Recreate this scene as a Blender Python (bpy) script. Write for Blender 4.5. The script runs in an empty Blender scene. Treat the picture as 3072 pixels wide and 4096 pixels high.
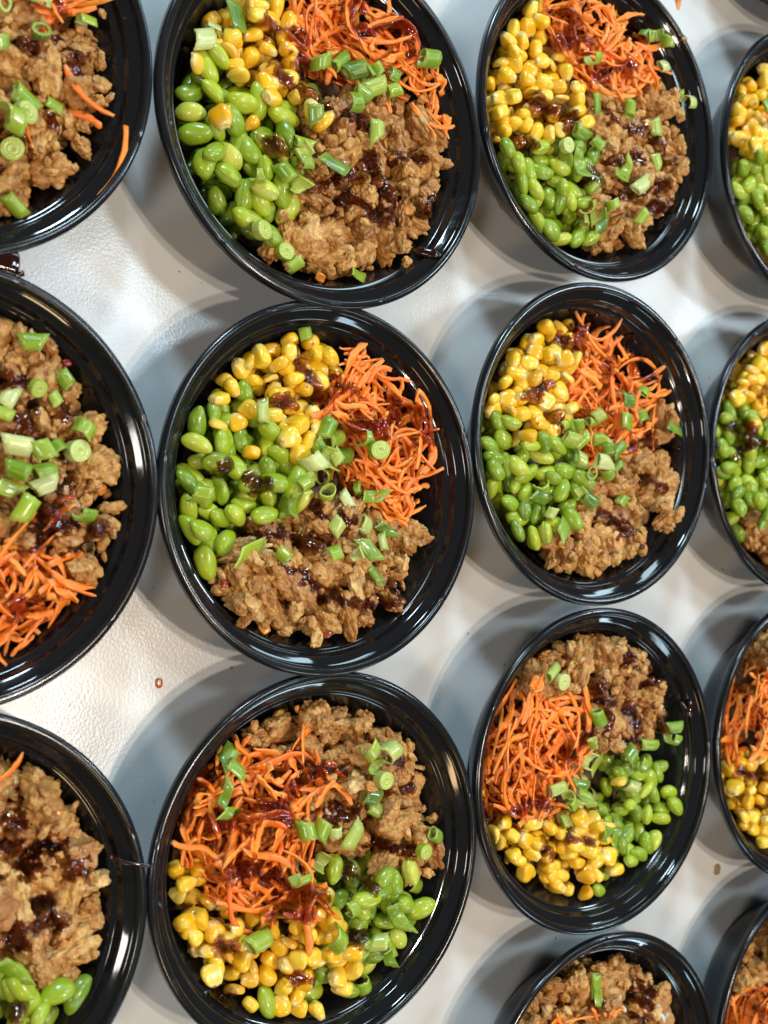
import bpy, math, random
import numpy as np
from mathutils import Matrix, Vector, Euler

SC = bpy.context.scene
COL = SC.collection
rng = np.random.default_rng(7)
random.seed(7)

# ------------------------------------------------------------------ camera
RIM = 0.042                                   # rim height of a bowl above the table
F_PX, CAM_H = 4769.94, 0.49246                # focal length in pixels of a 3072 px wide frame, height above the rims
TX, TY, ROLL = 0.0146018, 0.593913, 0.0063128
CAM_C = np.array([-0.2979, -0.0193, RIM + CAM_H])


def cam_axes(tx, ty, roll):
    cy, sy, cx, sx, cr, sr = math.cos(ty), math.sin(ty), math.cos(tx), math.sin(tx), math.cos(roll), math.sin(roll)
    ry = np.array([[cy, 0, -sy], [0, 1, 0], [sy, 0, cy]])
    rx = np.array([[1, 0, 0], [0, cx, -sx], [0, sx, cx]])
    rz = np.array([[cr, -sr, 0], [sr, cr, 0], [0, 0, 1]])
    return ry @ rx @ rz


CAM_M = cam_axes(TX, TY, ROLL)
cd = bpy.data.cameras.new('camera')
cam = bpy.data.objects.new('camera', cd)
COL.objects.link(cam)
cd.sensor_fit = 'HORIZONTAL'
cd.sensor_width = 36.0
cd.lens = F_PX / 3072 * 36.0
cd.clip_start, cd.clip_end = 0.01, 50
cd.dof.use_dof = True
cd.dof.focus_distance = 0.60
cd.dof.aperture_fstop = 13
m4 = Matrix.Identity(4)
for i in range(3):
    for j in range(3):
        m4[i][j] = CAM_M[i][j]
    m4[i][3] = CAM_C[i]
cam.matrix_world = m4
SC.camera = cam

# ------------------------------------------------------------------ world and lamps
W = bpy.data.worlds.new('World')
SC.world = W
W.use_nodes = True
W.node_tree.nodes['Background'].inputs[0].default_value = (0.96, 0.97, 1.0, 1)
W.node_tree.nodes['Background'].inputs[1].default_value = 0.05


def area(name, loc, target, sx, sy, power, color, shape='RECTANGLE'):
    l = bpy.data.lights.new(name, 'AREA')
    l.shape, l.size, l.size_y = shape, sx, sy
    l.energy, l.color = power, color
    o = bpy.data.objects.new(name, l)
    COL.objects.link(o)
    o.location = loc
    d = Vector(target) - Vector(loc)
    o.rotation_euler = d.to_track_quat('-Z', 'Y').to_euler()
    return o


# a pair of warm ceiling bulbs above the table, tall windows with cool daylight on both sides, a warm lamp behind, and an added fill light from the west
area('ceiling_lamp', (0.42, -0.22, 2.05), (0.2, 0, 0), 0.08, 0.08, 11, (1.0, 0.86, 0.70), 'DISK')
area('ceiling_lamp', (0.46, -0.46, 2.05), (0.2, 0, 0), 0.08, 0.08, 11, (1.0, 0.86, 0.70), 'DISK')
area('ceiling_lamp', (0.72, 0.46, 2.05), (0.2, 0, 0), 0.24, 0.24, 8, (0.74, 0.91, 1.0))
area('window_or_fill_light', (-0.33, 1.65, 1.12), (0.15, 0, 0), 0.26, 0.24, 27, (0.62, 0.85, 1.0))
area('window_or_fill_light', (-1.35, -0.30, 1.40), (0.1, 0, 0), 0.30, 0.28, 9, (1.0, 0.94, 0.86))  # fill light added on the camera side to lift the shade beside the bowls
area('window_or_fill_light', (1.56, 0.34, 1.45), (0.2, 0, 0), 0.20, 0.20, 10, (0.70, 0.88, 1.0))
area('window_or_fill_light', (0.88, 1.36, 1.40), (0.18, 0, 0), 0.50, 0.24, 6, (0.60, 0.86, 1.0))
area('window_or_fill_light', (1.45, 1.20, 0.82), (0.0, 0, 0), 0.60, 0.20, 6, (0.60, 0.86, 1.0))
area('window_or_fill_light', (0.79, -1.60, 1.36), (0.18, -0.1, 0), 0.50, 0.24, 6, (0.60, 0.86, 1.0))
area('window_or_fill_light', (1.35, -1.64, 0.55), (0.0, 0, 0), 0.60, 0.20, 6, (0.60, 0.86, 1.0))
area('wall_lamp', (-0.43, -1.25, 1.52), (-0.1, 0, 0), 0.40, 0.18, 5, (1.0, 0.66, 0.32))

SC.view_settings.view_transform = 'Standard'
SC.view_settings.look = 'None'
SC.view_settings.exposure = -0.06
SC.view_settings.gamma = 1.0
SC.render.engine = 'CYCLES'
SC.cycles.use_denoising = True
SC.cycles.max_bounces = 8
SC.cycles.transparent_max_bounces = 12


# ------------------------------------------------------------------ material helpers
class Mat:
    def __init__(self, name):
        self.m = bpy.data.materials.new(name)
        self.m.use_nodes = True
        self.t = self.m.node_tree
        self.n, self.l = self.t.nodes, self.t.links
        self.b = self.n['Principled BSDF']
        self.out = self.n['Material Output']

    def node(self, typ, **kw):
        x = self.n.new(typ)
        for k, v in kw.items():
            setattr(x, k, v)
        return x

    def link(self, a, b):
        self.l.new(a, b)

    def set(self, **kw):
        for k, v in kw.items():
            self.b.inputs[k.replace('_', ' ')].default_value = v

    def val(self, x, inp):
        if isinstance(x, (int, float)):
            inp.default_value = x
        elif isinstance(x, (tuple, list)):
            inp.default_value = tuple(x) + ((1,) if len(x) == 3 and inp.type == 'RGBA' else ())
        else:
            self.link(x, inp)

    def math(self, op, a, b=0.0, c=0.0, clamp=False):
        x = self.node('ShaderNodeMath', operation=op, use_clamp=clamp)
        self.val(a, x.inputs[0]); self.val(b, x.inputs[1]); self.val(c, x.inputs[2])
        return x.outputs[0]

    def mix(self, f, a, b, blend='MIX'):
        x = self.node('ShaderNodeMix', data_type='RGBA', blend_type=blend)
        self.val(f, x.inputs[0]); self.val(a, x.inputs[6]); self.val(b, x.inputs[7])
        return x.outputs[2]

    def ramp(self, f, stops):
        x = self.node('ShaderNodeValToRGB')
        e = x.color_ramp.elements
        while len(e) < len(stops):
            e.new(0.5)
        for q, (p, c) in zip(e, stops):
            q.position = p
            q.color = (c, c, c, 1) if isinstance(c, (int, float)) else tuple(c) + (1,)
        self.val(f, x.inputs[0])
        return x.outputs[0]

    def coords(self, off=None, kind='Object', scale=None):
        tc = self.node('ShaderNodeTexCoord').outputs[kind]
        if off is not None:
            v = self.node('ShaderNodeVectorMath', operation='ADD')
            self.link(tc, v.inputs[0]); self.link(off, v.inputs[1])
            tc = v.outputs[0]
        if scale is not None:
            mp = self.node('ShaderNodeMapping')
            mp.inputs['Scale'].default_value = scale
            self.link(tc, mp.inputs[0])
            tc = mp.outputs[0]
        return tc

    def noise(self, vec, scale, detail=2.0, rough=0.5, dist=0.0):
        x = self.node('ShaderNodeTexNoise')
        self.link(vec, x.inputs['Vector'])
        x.inputs['Scale'].default_value = scale
        x.inputs['Detail'].default_value = detail
        x.inputs['Roughness'].default_value = rough
        x.inputs['Distortion'].default_value = dist
        return x.outputs[0]

    def bump(self, h, strength, dist):
        x = self.node('ShaderNodeBump')
        x.inputs['Strength'].default_value = strength
        x.inputs['Distance'].default_value = dist
        self.link(h, x.inputs['Height'])
        self.link(x.outputs[0], self.b.inputs['Normal'])
        return x

    def data(self):
        """per-piece random number, sauce amount and painted-on-the-mesh feature, from object colour plus mesh attribute"""
        oi = self.node('ShaderNodeObjectInfo')
        at = self.node('ShaderNodeAttribute', attribute_name='data')
        a = self.node('ShaderNodeSeparateColor'); self.link(oi.outputs['Color'], a.inputs[0])
        b = self.node('ShaderNodeSeparateColor'); self.link(at.outputs['Color'], b.inputs[0])
        r = self.math('ADD', a.outputs[0], b.outputs[0])
        s = self.math('ADD', a.outputs[1], b.outputs[1])
        f = b.outputs[2]
        off = self.node('ShaderNodeCombineXYZ')
        k = self.math('MULTIPLY', r, 7.13)
        self.link(k, off.inputs[0]); self.link(k, off.inputs[1])
        return r, s, f, off.outputs[0]


MATS = {}


def mat_plastic(name='black_plastic', lo=0.035, hi=0.075):
    m = Mat(name)
    co = m.coords()
    n = m.noise(co, 60, 4, 0.6)
    m.set(Base_Color=(0.010, 0.010, 0.011, 1), Specular_IOR_Level=0.5)
    sm = m.noise(m.coords(), 24, 5, 0.65, 0.8)
    rg = m.math('ADD', m.ramp(n, [(0.3, lo), (0.7, hi)]), m.ramp(sm, [(0.56, 0.0), (0.72, 0.16)]))
    m.link(rg, m.b.inputs['Roughness'])
    n2 = m.noise(co, 35, 2, 0.5)
    m.bump(n2, 0.03, 0.001)
    return m.m


def mat_table():
    m = Mat('white_laminate')
    co = m.coords()
    big = m.noise(co, 9, 3, 0.6)
    base = m.mix(m.ramp(big, [(0.35, 0.0), (0.7, 1.0)]), (0.68, 0.68, 0.67), (0.73, 0.73, 0.725))
    v = m.node('ShaderNodeTexVoronoi')
    v.inputs['Scale'].default_value = 74
    m.link(co, v.inputs['Vector'])
    sep = m.node('ShaderNodeSeparateColor'); m.link(v.outputs['Color'], sep.inputs[0])
    thr = m.math('MULTIPLY', m.math('SUBTRACT', sep.outputs[0], 0.30, clamp=True), 0.105)
    warp = m.noise(co, 900, 1, 0.5)
    thr = m.math('MULTIPLY', thr, m.math('ADD', warp, 0.5))
    sp = m.math('LESS_THAN', v.outputs['Distance'], thr)
    dark = m.math('MULTIPLY', sp, m.math('ADD', m.math('MULTIPLY', sep.outputs[1], 0.5), 0.35))
    base = m.mix(dark, base, (0.10, 0.095, 0.09))
    m.link(base, m.b.inputs['Base Color'])
    m.set(Specular_IOR_Level=0.55)
    st = m.coords(scale=(1, 1, 1))
    g = m.noise(st, 640, 2, 0.55)
    m.link(m.ramp(m.noise(co, 30, 2, 0.5), [(0.3, 0.20), (0.7, 0.30)]), m.b.inputs['Roughness'])
    m.bump(g, 0.16, 0.0006)
    return m.m


def wet(m, rough, coat=0.6, crough=0.08):
    m.set(Roughness=rough, Coat_Weight=coat, Coat_Roughness=crough, Coat_IOR=1.4)


def sss(m, w, rad, scale=0.01):
    m.set(Subsurface_Weight=w, Subsurface_Radius=rad, Subsurface_Scale=scale)


def mat_bean():
    m = Mat('edamame_skin')
    r, s, f, off = m.data()
    co = m.coords(off)
    c = m.ramp(r, [(0.0, (0.110, 0.210, 0.002)), (0.4, (0.260, 0.375, 0.005)), (0.75, (0.440, 0.510, 0.016)), (1.0, (0.64, 0.62, 0.09))])
    n = m.noise(co, 220, 3, 0.5)
    c = m.mix(m.math('MULTIPLY', m.ramp(n, [(0.4, 0.0), (0.75, 1.0)]), 0.45), c, (0.36, 0.45, 0.06))
    c = m.mix(m.math('MULTIPLY', f, 0.65), c, (0.52, 0.56, 0.20))
    c = m.mix(m.math('MULTIPLY', s, m.ramp(m.noise(co, 110, 2, 0.5), [(0.4, 0.0), (0.62, 0.75)])), c, (0.16, 0.085, 0.008))
    m.link(c, m.b.inputs['Base Color'])
    wet(m, 0.36, 0.5, 0.10)
    sss(m, 0.10, (0.5, 0.8, 0.15), 0.004)
    m.bump(m.noise(co, 330, 3, 0.55), 0.28, 0.0009)
    return m.m


def mat_corn():
    m = Mat('corn_skin')
    r, s, f, off = m.data()
    co = m.coords(off)
    c = m.ramp(r, [(0.0, (0.84, 0.41, 0.003)), (0.5, (0.92, 0.53, 0.009)), (1.0, (0.93, 0.63, 0.05))])
    n = m.noise(co, 260, 3, 0.5)
    c = m.mix(m.math('MULTIPLY', m.ramp(n, [(0.45, 0.0), (0.8, 1.0)]), 0.3), c, (0.86, 0.56, 0.08))
    c = m.mix(m.math('MULTIPLY', f, 0.8), c, (0.84, 0.68, 0.28))
    c = m.mix(m.math('MULTIPLY', s, m.ramp(m.noise(co, 120, 2, 0.5), [(0.38, 0.0), (0.6, 0.85)])), c, (0.30, 0.10, 0.006))
    m.link(c, m.b.inputs['Base Color'])
    wet(m, 0.28, 0.7, 0.06)
    sss(m, 0.12, (0.9, 0.6, 0.1), 0.004)
    m.bump(m.noise(co, 420, 2, 0.5), 0.15, 0.0007)
    return m.m


def mat_carrot():
    m = Mat('carrot_flesh')
    r, s, f, off = m.data()
    co = m.coords(off)
    c = m.ramp(r, [(0.0, (0.93, 0.160, 0.003)), (0.5, (0.98, 0.225, 0.005)), (1.0, (0.98, 0.30, 0.020))])
    n = m.noise(co, 300, 3, 0.6)
    c = m.mix(m.math('MULTIPLY', m.ramp(n, [(0.5, 0.0), (0.85, 1.0)]), 0.3), c, (0.94, 0.36, 0.08))
    c = m.mix(m.math('MULTIPLY', f, 0.6), c, (0.94, 0.46, 0.18))
    c = m.mix(m.math('MULTIPLY', s, 0.3), c, (0.40, 0.07, 0.004))
    m.link(c, m.b.inputs['Base Color'])
    wet(m, 0.42, 0.22, 0.15)
    sss(m, 0.15, (1.0, 0.35, 0.08), 0.004)
    m.bump(m.noise(co, 700, 3, 0.6), 0.45, 0.0007)
    return m.m


def mat_meat():
    m = Mat('cooked_ground_chicken')
    r, s, f, off = m.data()
    co = m.coords(off)
    c = m.ramp(r, [(0.0, (0.39, 0.158, 0.031)), (0.4, (0.59, 0.282, 0.063)), (0.75, (0.73, 0.398, 0.108)), (1.0, (0.86, 0.55, 0.20))])
    n = m.noise(co, 230, 4, 0.65)
    c = m.mix(m.ramp(n, [(0.42, 0.75), (0.58, 0.0)]), c, (0.34, 0.112, 0.020))
    n2 = m.noise(co, 140, 2, 0.5)
    c = m.mix(m.math('MULTIPLY', m.ramp(n2, [(0.55, 0.0), (0.7, 1.0)]), 0.6), c, (0.68, 0.44, 0.18))
    c = m.mix(m.math('MULTIPLY', s, 0.8), c, (0.30, 0.095, 0.018))
    m.link(c, m.b.inputs['Base Color'])
    rr = m.math('SUBTRACT', 0.52, m.math('MULTIPLY', s, 0.36))
    m.link(rr, m.b.inputs['Roughness'])
    m.link(m.math('ADD', 0.08, m.math('MULTIPLY', s, 0.8), clamp=True), m.b.inputs['Coat Weight'])
    m.set(Coat_Roughness=0.1)
    sss(m, 0.06, (1.0, 0.5, 0.25), 0.003)
    v = m.node('ShaderNodeTexVoronoi', feature='SMOOTH_F1')
    v.inputs['Scale'].default_value = 520
    v.inputs['Smoothness'].default_value = 0.35
    wv = m.node('ShaderNodeVectorMath', operation='ADD')
    nv = m.node('ShaderNodeTexNoise'); nv.inputs['Scale'].default_value = 300; m.link(co, nv.inputs['Vector'])
    sc = m.node('ShaderNodeVectorMath', operation='SCALE'); sc.inputs['Scale'].default_value = 0.0022
    m.link(nv.outputs['Color'], sc.inputs[0]); m.link(co, wv.inputs[0]); m.link(sc.outputs[0], wv.inputs[1])
    m.link(wv.outputs[0], v.inputs['Vector'])
    h = m.math('SUBTRACT', m.math('MULTIPLY', m.noise(co, 1500, 3, 0.6), 0.45), v.outputs['Distance'])
    m.bump(h, 0.7, 0.0012)
    return m.m


def mat_scallion():
    m = Mat('scallion_flesh')
    r, s, f, off = m.data()
    co = m.coords(off)
    c = m.ramp(r, [(0.0, (0.040, 0.125, 0.003)), (0.35, (0.135, 0.270, 0.006)), (0.7, (0.330, 0.430, 0.030)), (1.0, (0.68, 0.70, 0.33))])
    st = m.coords(off, scale=(0.12, 1, 1))
    n = m.noise(st, 1100, 2, 0.5)
    c = m.mix(m.math('MULTIPLY', m.ramp(n, [(0.4, 0.0), (0.7, 1.0)]), 0.35), c, (0.30, 0.40, 0.02))
    g = m.noise(co, 90, 1, 0.5)
    c = m.mix(m.math('MULTIPLY', m.ramp(g, [(0.4, 0.0), (0.75, 1.0)]), 0.4), c, (0.42, 0.49, 0.045))
    c = m.mix(m.math('MULTIPLY', f, 0.55), c, (0.56, 0.60, 0.14))
    m.link(c, m.b.inputs['Base Color'])
    wet(m, 0.32, 0.55, 0.08)
    sss(m, 0.22, (0.6, 1.0, 0.2), 0.003)
    m.bump(n, 0.45, 0.0006)
    return m.m


def mat_pepper():
    m = Mat('pepper_flesh')
    r, s, f, off = m.data()
    c = m.ramp(r, [(0.0, (0.26, 0.012, 0.006)), (0.5, (0.55, 0.12, 0.006)), (1.0, (0.62, 0.24, 0.010))])
    m.link(c, m.b.inputs['Base Color'])
    wet(m, 0.3, 0.5, 0.08)
    return m.m


def mat_rice():
    m = Mat('rice_grains')
    r, s, f, off = m.data()
    co = m.coords(off)
    n = m.noise(co, 300, 3, 0.6)
    m.link(m.mix(r, m.mix(n, (0.10, 0.055, 0.02), (0.24, 0.14, 0.055)), (0.70, 0.66, 0.56)), m.b.inputs['Base Color'])
    m.set(Roughness=0.45)
    m.bump(m.noise(co, 450, 3, 0.6), 0.8, 0.0012)
    return m.m


def mat_sauce():
    m = Mat('brown_soy_glaze')
    at = m.node('ShaderNodeAttribute', attribute_name='thick')          # film thickness in mm
    t = at.outputs['Fac']
    cc = m.node('ShaderNodeCombineColor')
    for i, base in enumerate((0.52, 0.27, 0.09)):
        m.link(m.math('POWER', base, t), cc.inputs[i])
    tr = m.node('ShaderNodeBsdfTransparent'); m.link(cc.outputs[0], tr.inputs[0])
    df = m.node('ShaderNodeBsdfDiffuse'); df.inputs[0].default_value = (0.022, 0.010, 0.005, 1)
    mx = m.node('ShaderNodeMixShader')
    m.link(m.math('MULTIPLY', t, 0.10, clamp=True), mx.inputs[0])
    m.link(tr.outputs[0], mx.inputs[1]); m.link(df.outputs[0], mx.inputs[2])
    gl = m.node('ShaderNodeBsdfGlossy'); gl.inputs['Roughness'].default_value = 0.045
    gl.inputs[0].default_value = (1, 1, 1, 1)
    fr = m.node('ShaderNodeFresnel'); fr.inputs[0].default_value = 1.5
    bp = m.node('ShaderNodeBump')
    bp.inputs['Strength'].default_value = 0.12; bp.inputs['Distance'].default_value = 0.0008
    m.link(m.noise(m.coords(), 420, 2, 0.5), bp.inputs['Height'])
    m.link(bp.outputs[0], gl.inputs['Normal']); m.link(bp.outputs[0], fr.inputs['Normal'])
    ms = m.node('ShaderNodeMixShader')
    edge = m.math('MULTIPLY', t, 3.0, clamp=True)
    m.link(m.math('MULTIPLY', fr.outputs[0], edge), ms.inputs[0])
    m.link(mx.outputs[0], ms.inputs[1]); m.link(gl.outputs[0], ms.inputs[2])
    m.link(ms.outputs[0], m.out.inputs['Surface'])
    return m.m


def mat_drip():
    m = Mat('thick_soy_glaze')
    m.set(Base_Color=(0.020, 0.004, 0.002, 1), Roughness=0.07, Specular_IOR_Level=0.6, Coat_Weight=0.5, Coat_Roughness=0.03)
    return m.m


def mat_stain():
    m = Mat('dried_spot')
    m.set(Base_Color=(0.30, 0.22, 0.13, 1), Roughness=0.4)
    return m.m


for k, f in (('plastic', mat_plastic), ('lip', lambda: mat_plastic('black_plastic_lip', 0.13, 0.22)), ('table', mat_table), ('bean', mat_bean), ('corn', mat_corn), ('carrot', mat_carrot),
             ('meat', mat_meat), ('scallion', mat_scallion), ('pepper', mat_pepper), ('rice', mat_rice), ('sauce', mat_sauce),
             ('drip', mat_drip), ('stain', mat_stain)):
    MATS[k] = f()


# ------------------------------------------------------------------ mesh helpers
def mesh_np(name, V, F, mat, data=None, attr=None, smooth=True):
    """V (n,3), F list/array of tris or quads (equal length), data (n,4) colour attribute, attr {'name': values}"""
    me = bpy.data.meshes.new(name)
    V = np.asarray(V, np.float32)
    F = np.asarray(F, np.int32)
    k = F.shape[1]
    me.vertices.add(len(V)); me.vertices.foreach_set('co', V.ravel())
    me.loops.add(F.size); me.loops.foreach_set('vertex_index', F.ravel())
    me.polygons.add(len(F))
    me.polygons.foreach_set('loop_start', np.arange(0, F.size, k, dtype=np.int32))
    me.polygons.foreach_set('loop_total', np.full(len(F), k, np.int32))
    me.polygons.foreach_set('use_smooth', np.full(len(F), smooth, bool))
    me.update(calc_edges=True)
    if data is not None:
        a = me.attributes.new('data', 'FLOAT_COLOR', 'POINT')
        a.data.foreach_set('color', np.asarray(data, np.float32).ravel())
    for n, v in (attr or {}).items():
        a = me.attributes.new(n, 'FLOAT', 'POINT')
        a.data.foreach_set('value', np.asarray(v, np.float32).ravel())
    me.materials.append(mat)
    me.validate()
    return me


def link(name, me, parent=None):
    o = bpy.data.objects.new(name, me)
    COL.objects.link(o)
    if parent is not None:
        o.parent = parent
    return o


def tag(o, label, cat=None, group=None, kind=None):
    o['label'] = label
    if cat: o['category'] = cat
    if group: o['group'] = group
    if kind: o['kind'] = kind
    return o


def quads_to_tris(F):
    F = np.asarray(F)
    return np.concatenate([F[:, [0, 1, 2]], F[:, [0, 2, 3]]]) if F.shape[1] == 4 else F


def revolve(profile, n, close=False, wobble=None):
    """profile [(r,z)...] revolved about z"""
    P = np.array(profile, float)
    a = np.linspace(0, 2 * np.pi, n, endpoint=False)
    V = np.stack([P[None, :, 0] * np.cos(a)[:, None], P[None, :, 0] * np.sin(a)[:, None], np.repeat(P[None, :, 1], n, 0)], 2)
    if wobble is not None:
        V = wobble(V, a)
    k = len(P)
    i, j = np.meshgrid(np.arange(n), np.arange(k if close else k - 1), indexing='ij')
    i2, j2 = (i + 1) % n, (j + 1) % k
    F = np.stack([i * k + j, i2 * k + j, i2 * k + j2, i * k + j2], 2).reshape(-1, 4)
    return V.reshape(-1, 3), F


def catmull(pts, sub):
    P = np.array(pts, float)
    out = []
    for i in range(len(P) - 1):
        p0, p1, p2, p3 = P[max(i - 1, 0)], P[i], P[i + 1], P[min(i + 2, len(P) - 1)]
        for t in np.linspace(0, 1, sub, endpoint=False):
            out.append(0.5 * (2 * p1 + (p2 - p0) * t + (2 * p0 - 5 * p1 + 4 * p2 - p3) * t * t + (3 * p1 - p0 - 3 * p2 + p3) * t ** 3))
    out.append(P[-1])
    return np.array(out)


# ------------------------------------------------------------------ table
def build_table():
    nx, ny = 2, 2
    V = np.array([[-0.95, -1.0, 0], [1.25, -1.0, 0], [1.25, 1.0, 0], [-0.95, 1.0, 0],
                  [-0.95, -1.0, -0.04], [1.25, -1.0, -0.04], [1.25, 1.0, -0.04], [-0.95, 1.0, -0.04]])
    F = [[0, 1, 2, 3], [7, 6, 5, 4], [0, 4, 5, 1], [1, 5, 6, 2], [2, 6, 7, 3], [3, 7, 4, 0]]
    o = link('table_top', mesh_np('table_top', V, F, MATS['table'], smooth=False))
    tag(o, 'white speckled laminate table top under all the bowls', 'table', kind='structure')


build_table()

# ------------------------------------------------------------------ bowls
mm = 0.001
IN_PROF = [(79.3, -10.6), (78.6, -12.0), (76.8, -16), (74.3, -22), (71.6, -28), (68.8, -33.5), (66.0, -37.5), (62.5, -40.2), (58.0, -41.0), (0.01, -41.0)]


def wall_height(r):
    """height of the bowl's inner surface above the table at radius r (m)"""
    P = IN_PROF[::-1]
    rr = np.array([p[0] for p in P] + [81.7, 83.2, 86.4, 88]) * mm
    zz = np.array([p[1] for p in P] + [-9.8, -5.8, -3, 0.3]) * mm + RIM
    return np.interp(r, rr, zz)


def bowl_meshes():
    z0 = RIM / mm
    lip = [(88.0, -2.2), (87.75, -0.9), (88.3, -0.1), (89.1, 0.25), (90.2, 0.25), (91.2, -0.15), (91.8, -0.9), (92.0, -1.9), (92.0, -3.6), (91.6, -4.3), (91.1, -4.1), (90.9, -3.0), (90.2, -1.6)]
    ledge = [(88.0, -2.15), (87.5, -2.9), (87.0, -3.15), (86.6, -3.32), (85.6, -3.95), (84.6, -4.58), (83.6, -5.20), (83.1, -5.55), (82.8, -6.0), (82.5, -7.0), (81.9, -9.2), (81.5, -9.9), (80.8, -10.15), (79.9, -10.25), (79.3, -10.6)]
    body = [(79.3, -10.6), (79.0, -10.95)] + IN_PROF[1:-1] + [(30, -41.0), (0.02, -41.0), (0.02, -41.9), (62.0, -41.9), (63.6, -41.5), (65.2, -40.2), (68.0, -36.5), (71.2, -31.0), (75.5, -22), (79.6, -12.5), (81.2, -11.3), (83.2, -9.5), (84.3, -6.9), (86.6, -4.6), (88.6, -3.6), (89.2, -2.2), (88.0, -2.2)]
    out = {}
    for nm, pr in (('rim', lip), ('ledge', ledge), ('body', body)):
        P = [(r * mm, (z + z0) * mm) for r, z in pr]
        if nm == 'rim':
            P = [tuple(x) for x in catmull(P, 3)]

            def wob(V, a):
                for c in (0.35, 1.25, 1.95, 3.0, 3.9, 4.6, 5.6):        # small mould notches across the lip
                    d = np.abs(np.angle(np.exp(1j * (a - c))))
                    V[:, :, 2] -= (0.00035 * np.exp(-(d / 0.006) ** 2))[:, None]
                return V
            V, F = revolve(P, 360, wobble=wob)
        elif nm == 'ledge':
            V, F = revolve([tuple(x) for x in P], 240)
        else:
            V, F = revolve(P, 160)
        out[nm] = mesh_np(nm, V, F, MATS['lip' if nm == 'rim' else 'plastic'])
    return out


BM = bowl_meshes()
# centre x,y (mm, middle bowl = origin), squeeze x,y, tilt about x (deg)
BOWLS = {
    'A': (2.9, 178.8, 1.0, 1.0, -1.0), 'B': (2.9, 0.0, 0.968, 0.988, -0.9), 'C': (3.3, -179.9, 1.0, 1.0, 0),
    'D': (186.3, 215.7, 1.0, 1.0, 0), 'E': (183.8, 30.0, 1.0, 1.0, 0), 'F': (185.9, -155.1, 1.0, 1.0, 0), 'G': (191.5, -341.2, 1.0, 1.0, 0),
    'J': (-181.7, 180.5, 1.0, 1.0, 0), 'K': (-175.4, -3.1, 0.982, 1.0, 0), 'L': (-180.7, -182.6, 1.0, 0.99, 0),
    'H': (379.3, 222.3, 1.0, 1.0, 0), 'I': (368.5, 31.9, 1.0, 1.0, 0), 'M': (373.8, -154.5, 1.0, 1.0, 0), 'N': (376.7, -339.3, 1.0, 1.0, 0),
    'O': (382.0, 412.0, 1.0, 1.0, 0)}
PHRASE = {'A': 'top middle bowl', 'B': 'central bowl', 'C': 'bottom middle bowl', 'D': 'top third-column bowl', 'E': 'centre third-column bowl',
          'F': 'lower third-column bowl', 'G': 'bottom third-column bowl', 'J': 'top left bowl', 'K': 'centre left bowl', 'L': 'bottom left bowl',
          'H': 'upper right-edge bowl', 'I': 'centre right-edge bowl', 'M': 'lower right-edge bowl', 'N': 'bottom right-edge bowl', 'O': 'corner bowl'}
BOWL_LABEL = {
    'A': 'black plastic bowl in the top middle with a thick sauce drip on its rim',
    'B': 'black plastic bowl at the centre, edamame left, carrot right, chicken below',
    'C': 'black plastic bowl at the bottom middle, chicken above carrot and corn',
    'D': 'black plastic bowl at the top of the third column, corn left of carrot',
    'E': 'black plastic bowl in the centre of the third column, scallions across its middle',
    'F': 'black plastic bowl low in the third column, carrot left and edamame right',
    'G': 'black plastic bowl cut off by the bottom edge, third column, full of chicken',
    'J': 'black plastic bowl cut off at the top left, carrot strand on its rim',
    'K': 'black plastic bowl cut off at the left edge centre, chicken above carrot',
    'L': 'black plastic bowl cut off at the bottom left, chicken above edamame',
    'H': 'black plastic bowl cut off at the upper right edge, corn above edamame',
    'I': 'black plastic bowl cut off at the right edge centre, saucy edamame below corn',
    'M': 'black plastic bowl cut off at the lower right edge, carrot above corn',
    'N': 'black plastic bowl cut off at the bottom right corner, scallion above carrot',
    'O': 'black plastic bowl of which only a dark sliver shows in the top right corner'}


def bowl_matrix(k):
    x, y, sx, sy, tilt = BOWLS[k]
    T = Matrix.Translation((x * mm, y * mm, 0))
    if tilt:
        piv = Vector((0, 0.064, 0))
        T = T @ Matrix.Translation(piv) @ Matrix.Rotation(math.radians(tilt), 4, 'X') @ Matrix.Translation(-piv)
    return T


for k in BOWLS:
    e = bpy.data.objects.new('meal_bowl', None)
    COL.objects.link(e)
    e.empty_display_size = 0.02
    x, y, sx, sy, tilt = BOWLS[k]
    rz = Matrix.Rotation(random.uniform(0, 6.28), 4, 'Z') if abs(sx - 1) < 1e-6 and abs(sy - 1) < 1e-6 else Matrix.Identity(4)
    e.matrix_world = bowl_matrix(k) @ Matrix.Diagonal((sx, sy, 1, 1)) @ rz
    tag(e, BOWL_LABEL[k], 'bowl', 'black meal bowls in rows on the table')
    for nm in ('body', 'ledge', 'rim'):
        link(nm, BM[nm], e)

# ------------------------------------------------------------------ prototypes of the food pieces (numpy)
class Proto:
    def __init__(self, kind, V, F, feat, npts=1100):
        self.kind, self.V, self.F = kind, np.asarray(V, float), quads_to_tris(F)
        self.feat = np.asarray(feat, float)
        d = np.zeros((len(self.V), 4)); d[:, 2] = self.feat; d[:, 3] = 1
        self.data = d
        a, b, c = (self.V[self.F[:, i]] for i in range(3))
        ar = np.linalg.norm(np.cross(b - a, c - a), axis=1) + 1e-12
        idx = rng.choice(len(self.F), npts, p=ar / ar.sum())
        u, v = rng.random(npts), rng.random(npts)
        s = u + v > 1
        u[s], v[s] = 1 - u[s], 1 - v[s]
        self.P = a[idx] + (b - a)[idx] * u[:, None] + (c - a)[idx] * v[:, None]
        self._me = None

    def mesh(self):
        if self._me is None:
            self._me = mesh_np(self.kind, self.V, self.F, MATS[MATKEY[self.kind]], self.data)
        return self._me


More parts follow.
